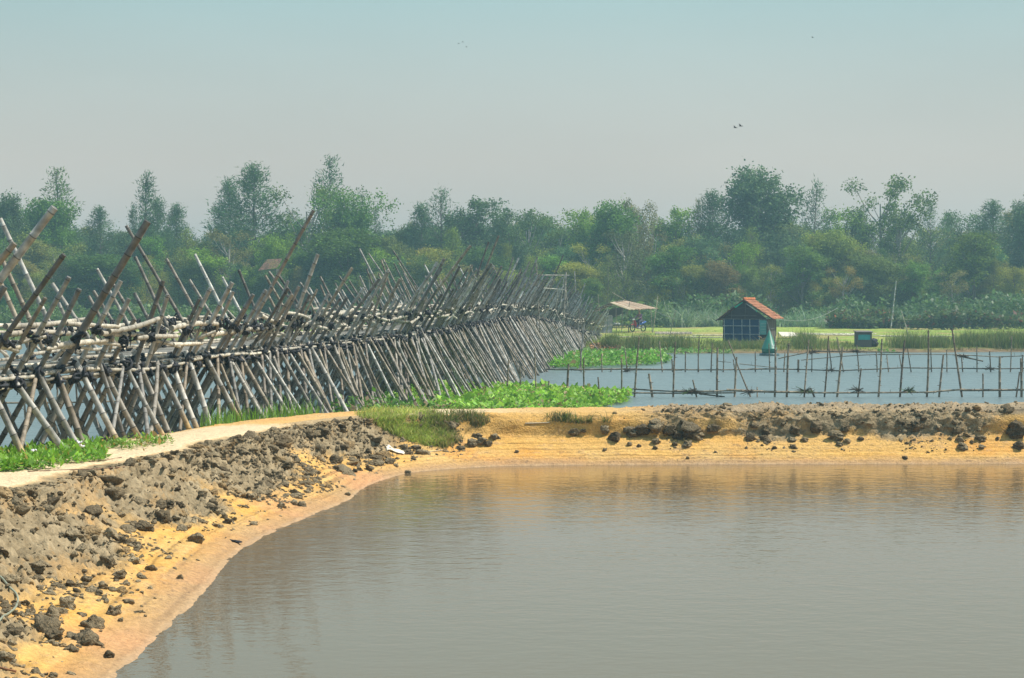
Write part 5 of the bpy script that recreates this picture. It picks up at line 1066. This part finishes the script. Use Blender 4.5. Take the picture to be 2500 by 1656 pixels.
# tiled roof of a house among the trees
rD = 190.5; rA, rB, rC, rE = at(630, 662, rD), at(652, 634, rD + 2.5), at(690, 632, rD + 2.5), at(676, 655, rD)
hz2 = gz1(rA.x, rD); hs2 = thing('house', (rA.x + .5, rD, hz2), 'house showing only its reddish roof among trees behind the bridge', 'house')
mb = MB(); n = 9
for i in range(n):
    for j in range(10):
        t0, t1 = i / n, (i + 1.1) / n; s0, s1 = j / 10, (j + .93) / 10
        pt = lambda s, t: np.array(rB + (rC - rB) * s) * (1 - t) + np.array(rA + (rE - rA) * s) * t
        v = [pt(s0, t1) + (0, 0, .06), pt(s1, t1) + (0, 0, .06), pt(s1, t0), pt(s0, t0)]; mb.add(v, [[0, 1, 2, 3]], np.array((.28, .14, .11)) * rnd.uniform(.65, 1.2))
mb.build('roof', M_TILE, hs2, smooth=False)
mb = MB(); quadbox(mb, [(rA.x + .1, rD + .3, hz2), (rE.x - .1, rD + .3, hz2), (rE.x - .1, rD + .3, rE.z - .05), (rA.x + .1, rD + .3, rA.z - .05)], 2.0, (.10, .10, .08), (0, -1, 0)); mb.v[-1][4:, 1] = rD + 2.3; mb.build('wall', M_DRY, hs2, smooth=False)
# yellow litter
for (px, py, D, c, lb) in [(1490, 846, 123, (.65, .35, .05), 'orange-yellow scrap of litter among the dry leaves at the bridge end'), (1952, 836, 126, (.70, .62, .35), 'pale yellow scrap lying in the grass right of the buoy')]:
    q = at(px, py, D); q.z = gz1(q.x, q.y) + .06; v, f = rock(2, 77); mb = MB(); mb.add(v * np.array([.16, .1, .07]) + np.array(q), f, c); tag(mb.build('litter', M_CLOTH, origin=np.array(q)), lb, 'litter')
# cables sagging from the shelter to the hut
mb = MB(); A, B = at(1596, 758, 158), at(1752, 768, 128); t = np.linspace(0, 1, 20)
tube(mb, [np.array(A + (B - A) * k) + np.array([0, 0, -.55 * math.sin(k * math.pi)]) for k in t], .012, (.25, .26, .25), 4, False)
tag(mb.build('cable', M_RUBBER, origin=np.array(A)), 'thin cable sagging from the shelter to the hut', 'cable')
mb = MB(); A, B = at(1900, 780, 140), at(2045, 752, 172)
tube(mb, [np.array(A + (B - A) * k) + np.array([0, 0, -.5 * math.sin(k * math.pi)]) for k in t], .014, (.33, .33, .3), 4, False)
tag(mb.build('cable', M_RUBBER, origin=np.array(A)), 'thin cable rising from the meadow right of the hut into the reeds', 'cable')

# ------------------------------------------------------------------ small things on the near bank
def crumpled(name, px, py, w_, d_, h_, col, label, cat, seed, water=False):
    if water: x, y = onwater(px, py, .12); h = Vector((x, y, .12))
    else: h, nn = hit(px, py)
    if h is None: return
    g = 9; u = np.linspace(-1, 1, g); X, Y = np.meshgrid(u, u); q = np.stack([X * 2.2 + seed, Y * 2.2, X * 0], -1); Z = fbm(q, 3, seed) * h_
    v = np.stack([X * w_ + .15 * w_ * vnoise(q + 5, 2), Y * d_ + .15 * d_ * vnoise(q + 9, 3), Z + h_ * .8], -1).reshape(-1, 3)
    ga = np.array(h); v = v + ga
    if not water:
        for i in range(len(v)):
            z = drop(v[i, 0], v[i, 1]); v[i, 2] = (z if z is not None else ga[2]) + (v[i, 2] - ga[2]) + (.13 if cat in ('litter', 'leaf') and py > 1103 else .005)
    i = np.arange(g - 1)[:, None] * g; j = np.arange(g - 1)[None]; mb = MB(); f = np.stack([i + j, i + j + 1, i + g + j + 1, i + g + j], -1).reshape(-1, 4)
    mb.add(v, f, col); o = mb.build(name, M_CLOTH, origin=ga); so = o.modifiers.new('thick', 'SOLIDIFY'); so.thickness = .004; return tag(o, label, cat)
crumpled('sheet', 965, 1102, .17, .11, .03, (.72, .66, .52), 'cream scrap of sheet lying among clods below the grass tuft', 'litter', 3)
crumpled('plastic_bag', 1392, 992, .12, .08, .05, (.75, .75, .72), 'white plastic bag at the right end of the bright water plants', 'plastic bag', 5, True)
crumpled('food_packet', 1262, 994, .10, .06, .05, (.78, .76, .74), 'white and red packet floating in front of the water plants', 'packet', 7, True)
for (px, py, k) in [(35, 1115, 0), (83, 1128, 1), (194, 1106, 2), (201, 1116, 3)]:
    crumpled('paper_scrap', px, py, .035, .03, .04, (.82, .8, .82), ['white scrap at the left edge of the creeping plants', 'white scrap at the lower edge of the creeping plants', 'upper of two white scraps at the right end of the creeping plants', 'lower of two white scraps at the right end of the creeping plants'][k], 'litter', 11 + k)
crumpled('dry_leaf', 203, 1101, .045, .03, .03, (.65, .32, .03), 'orange dry leaf beside the two white scraps on the path', 'leaf', 21)
def along(name, pix, r, col, label, cat, mat=M_DRY, lift=1.0):
    pts = []
    for px, py in pix:
        h, nn = hit(px, py)
        if h is not None: pts.append(np.array(h) + np.array([0, 0, r * lift]))
    if len(pts) < 2: return
    P3 = np.array(pts); t = np.linspace(0, len(P3) - 1, 8 * len(P3)); P3 = catmull(P3, t) if False else np.stack([np.interp(t, np.arange(len(P3)), P3[:, k]) for k in range(3)], 1)
    kx = np.ones(7) / 7; Q = np.pad(P3, ((3, 3), (0, 0)), 'edge'); P3 = np.stack([np.convolve(Q[:, k], kx, 'valid') for k in range(3)], 1)
    mb = MB(); tube(mb, P3, r, col, 7); tag(mb.build(name, mat, origin=P3[0]), label, cat)
along('hose', [(-30, 1402), (2, 1414), (22, 1440), (40, 1456), (45, 1472), (38, 1492), (20, 1506), (6, 1513), (-6, 1530)], .011, (.26, .27, .19), 'pale green hose curling over the mud at the left edge', 'hose', M_PLASTIC, 2.5)
along('stick', [(-20, 1628), (10, 1636), (42, 1643)], .010, (.28, .13, .06), 'brown stick on the sand in the bottom left corner', 'stick')
along('stick', [(1046, 1104), (1066, 1102), (1086, 1099)], .007, (.52, .46, .34), 'pale twig on the sand below the grass tuft', 'stick')
along('stick', [(1280, 1036), (1310, 1035), (1345, 1034)], .014, (.45, .38, .26), 'pale pole lying on the yellow sand at the corner of the pond', 'stick')
along('stick', [(205, 1099), (216, 1095), (230, 1089)], .012, (.48, .36, .26), 'short stick leaning by the white scraps at the path', 'stick', lift=3)
along('rope', [(60, 1153), (150, 1149), (250, 1146), (330, 1139)], .007, (.20, .11, .07), 'dark runner of root lying along the lower edge of the footpath', 'root')
along('rope', [(150, 1131), (200, 1130), (262, 1124), (300, 1117)], .006, (.22, .11, .07), 'dark root runner along the plants on the footpath', 'root')
h, nn = hit(578, 1325)
if h is not None:
    v, f = rocks3[4]; mb = MB(); A = rotz(-.7); mb.add((v * np.array([.11, .035, .028])) @ A.T + np.array(h) + np.array([0, 0, .015]), f, (.04, .04, .045))
    tube(mb, [np.array(h) + A @ np.array([-.08, 0, .02]), np.array(h) + A @ np.array([-.2, .01, .03]), np.array(h) + A @ np.array([-.28, .03, .03])], [.012, .006, .003], (.05, .045, .045), 5)
    tag(mb.build('dead_fish', M_RUBBER, origin=np.array(h)), 'dark dead fish with a thin tail washed up on the sand at the waterline', 'dead fish')

# ------------------------------------------------------------------ birds
def bird(px, py, D, L, label):
    c = np.array(at(px, py, D)); mb = MB(); bc = (.015, .013, .015)
    v, f = ICO[2]; mb.add(v * np.array([L * .5, L * .13, L * .12]) + c, f, bc)
    mb.add(v * np.array([L * .14, L * .1, L * .1]) + c + np.array([L * .5, 0, -L * .02]), f, bc)
    b = mb.build('body', M_RUBBER, None, origin=c)
    o = thing('bird', tuple(c), label, 'bird', 'birds in the sky'); b.parent = o; b.location = (0, 0, 0)
    for s, up in ((1, .75), (-1, .35)):
        mb = MB(); r0 = c + np.array([L * .15, 0, L * .05]); r1 = c + np.array([-L * .2, 0, L * .03]); m = c + np.array([L * .05, s * L * .5, L * up * .6]); m2 = c + np.array([-L * .28, s * L * .5, L * up * .5]); tip = c + np.array([-L * .45, s * L * 1.0, L * up])
        vv = np.array([r0, r1, m2, m, tip]); vv = np.vstack([vv, vv - np.array([0, 0, L * .03])]); mb.add(vv, [[0, 1, 2, 3], [5, 8, 7, 6]], bc); mb.add(vv, [[3, 2, 4], [9, 7, 8], [0, 3, 8], [0, 8, 5]], bc); mb.build('wing', M_RUBBER, o, smooth=False)
    mb = MB(); mb.add(np.array([[-.4, -.03, 0], [-.4, .03, 0], [-.85, .1, 0], [-.85, -.1, 0], [-.4, -.03, -.03], [-.4, .03, -.03], [-.85, .1, -.03], [-.85, -.1, -.03]]) * L + c, [[0, 1, 2, 3], [7, 6, 5, 4], [0, 4, 5, 1], [2, 6, 7, 3]], bc); mb.build('tail', M_RUBBER, o, smooth=False)
bird(1795, 312, 75, .13, 'lower left of the pair of dark birds above the trees on the right'); bird(1808, 308, 75, .14, 'upper right of the pair of dark birds above the trees on the right')
bird(1120, 107, 90, .07, 'left one of three tiny birds high above the bridge'); bird(1130, 103, 90, .07, 'middle and highest of three tiny birds high above the bridge'); bird(1139, 115, 90, .07, 'lowest right of three tiny birds high above the bridge'); bird(1984, 92, 95, .10, 'single small bird high in the right sky')

# ------------------------------------------------------------------ haze
mb = MB(); box(mb, (0, 300, 12.5), (405, 395, 16.5), (1, 1, 1)); hz_ = mb.build('haze', M_CLOTH, origin=(0, 0, 0), smooth=False)
m = bpy.data.materials.new('haze_air'); m.use_nodes = True; nt = m.node_tree; nt.nodes.clear()
pv = nt.nodes.new('ShaderNodeVolumePrincipled'); ou = nt.nodes.new('ShaderNodeOutputMaterial'); nt.links.new(pv.outputs[0], ou.inputs['Volume'])
pv.inputs['Color'].default_value = (.42, .70, .80, 1); pv.inputs['Density'].default_value = .0011; pv.inputs['Anisotropy'].default_value = .2
hz_.data.materials.clear(); hz_.data.materials.append(m); tag(hz_, kind='stuff')
m.cycles.homogeneous_volume = True if hasattr(m.cycles, 'homogeneous_volume') else None
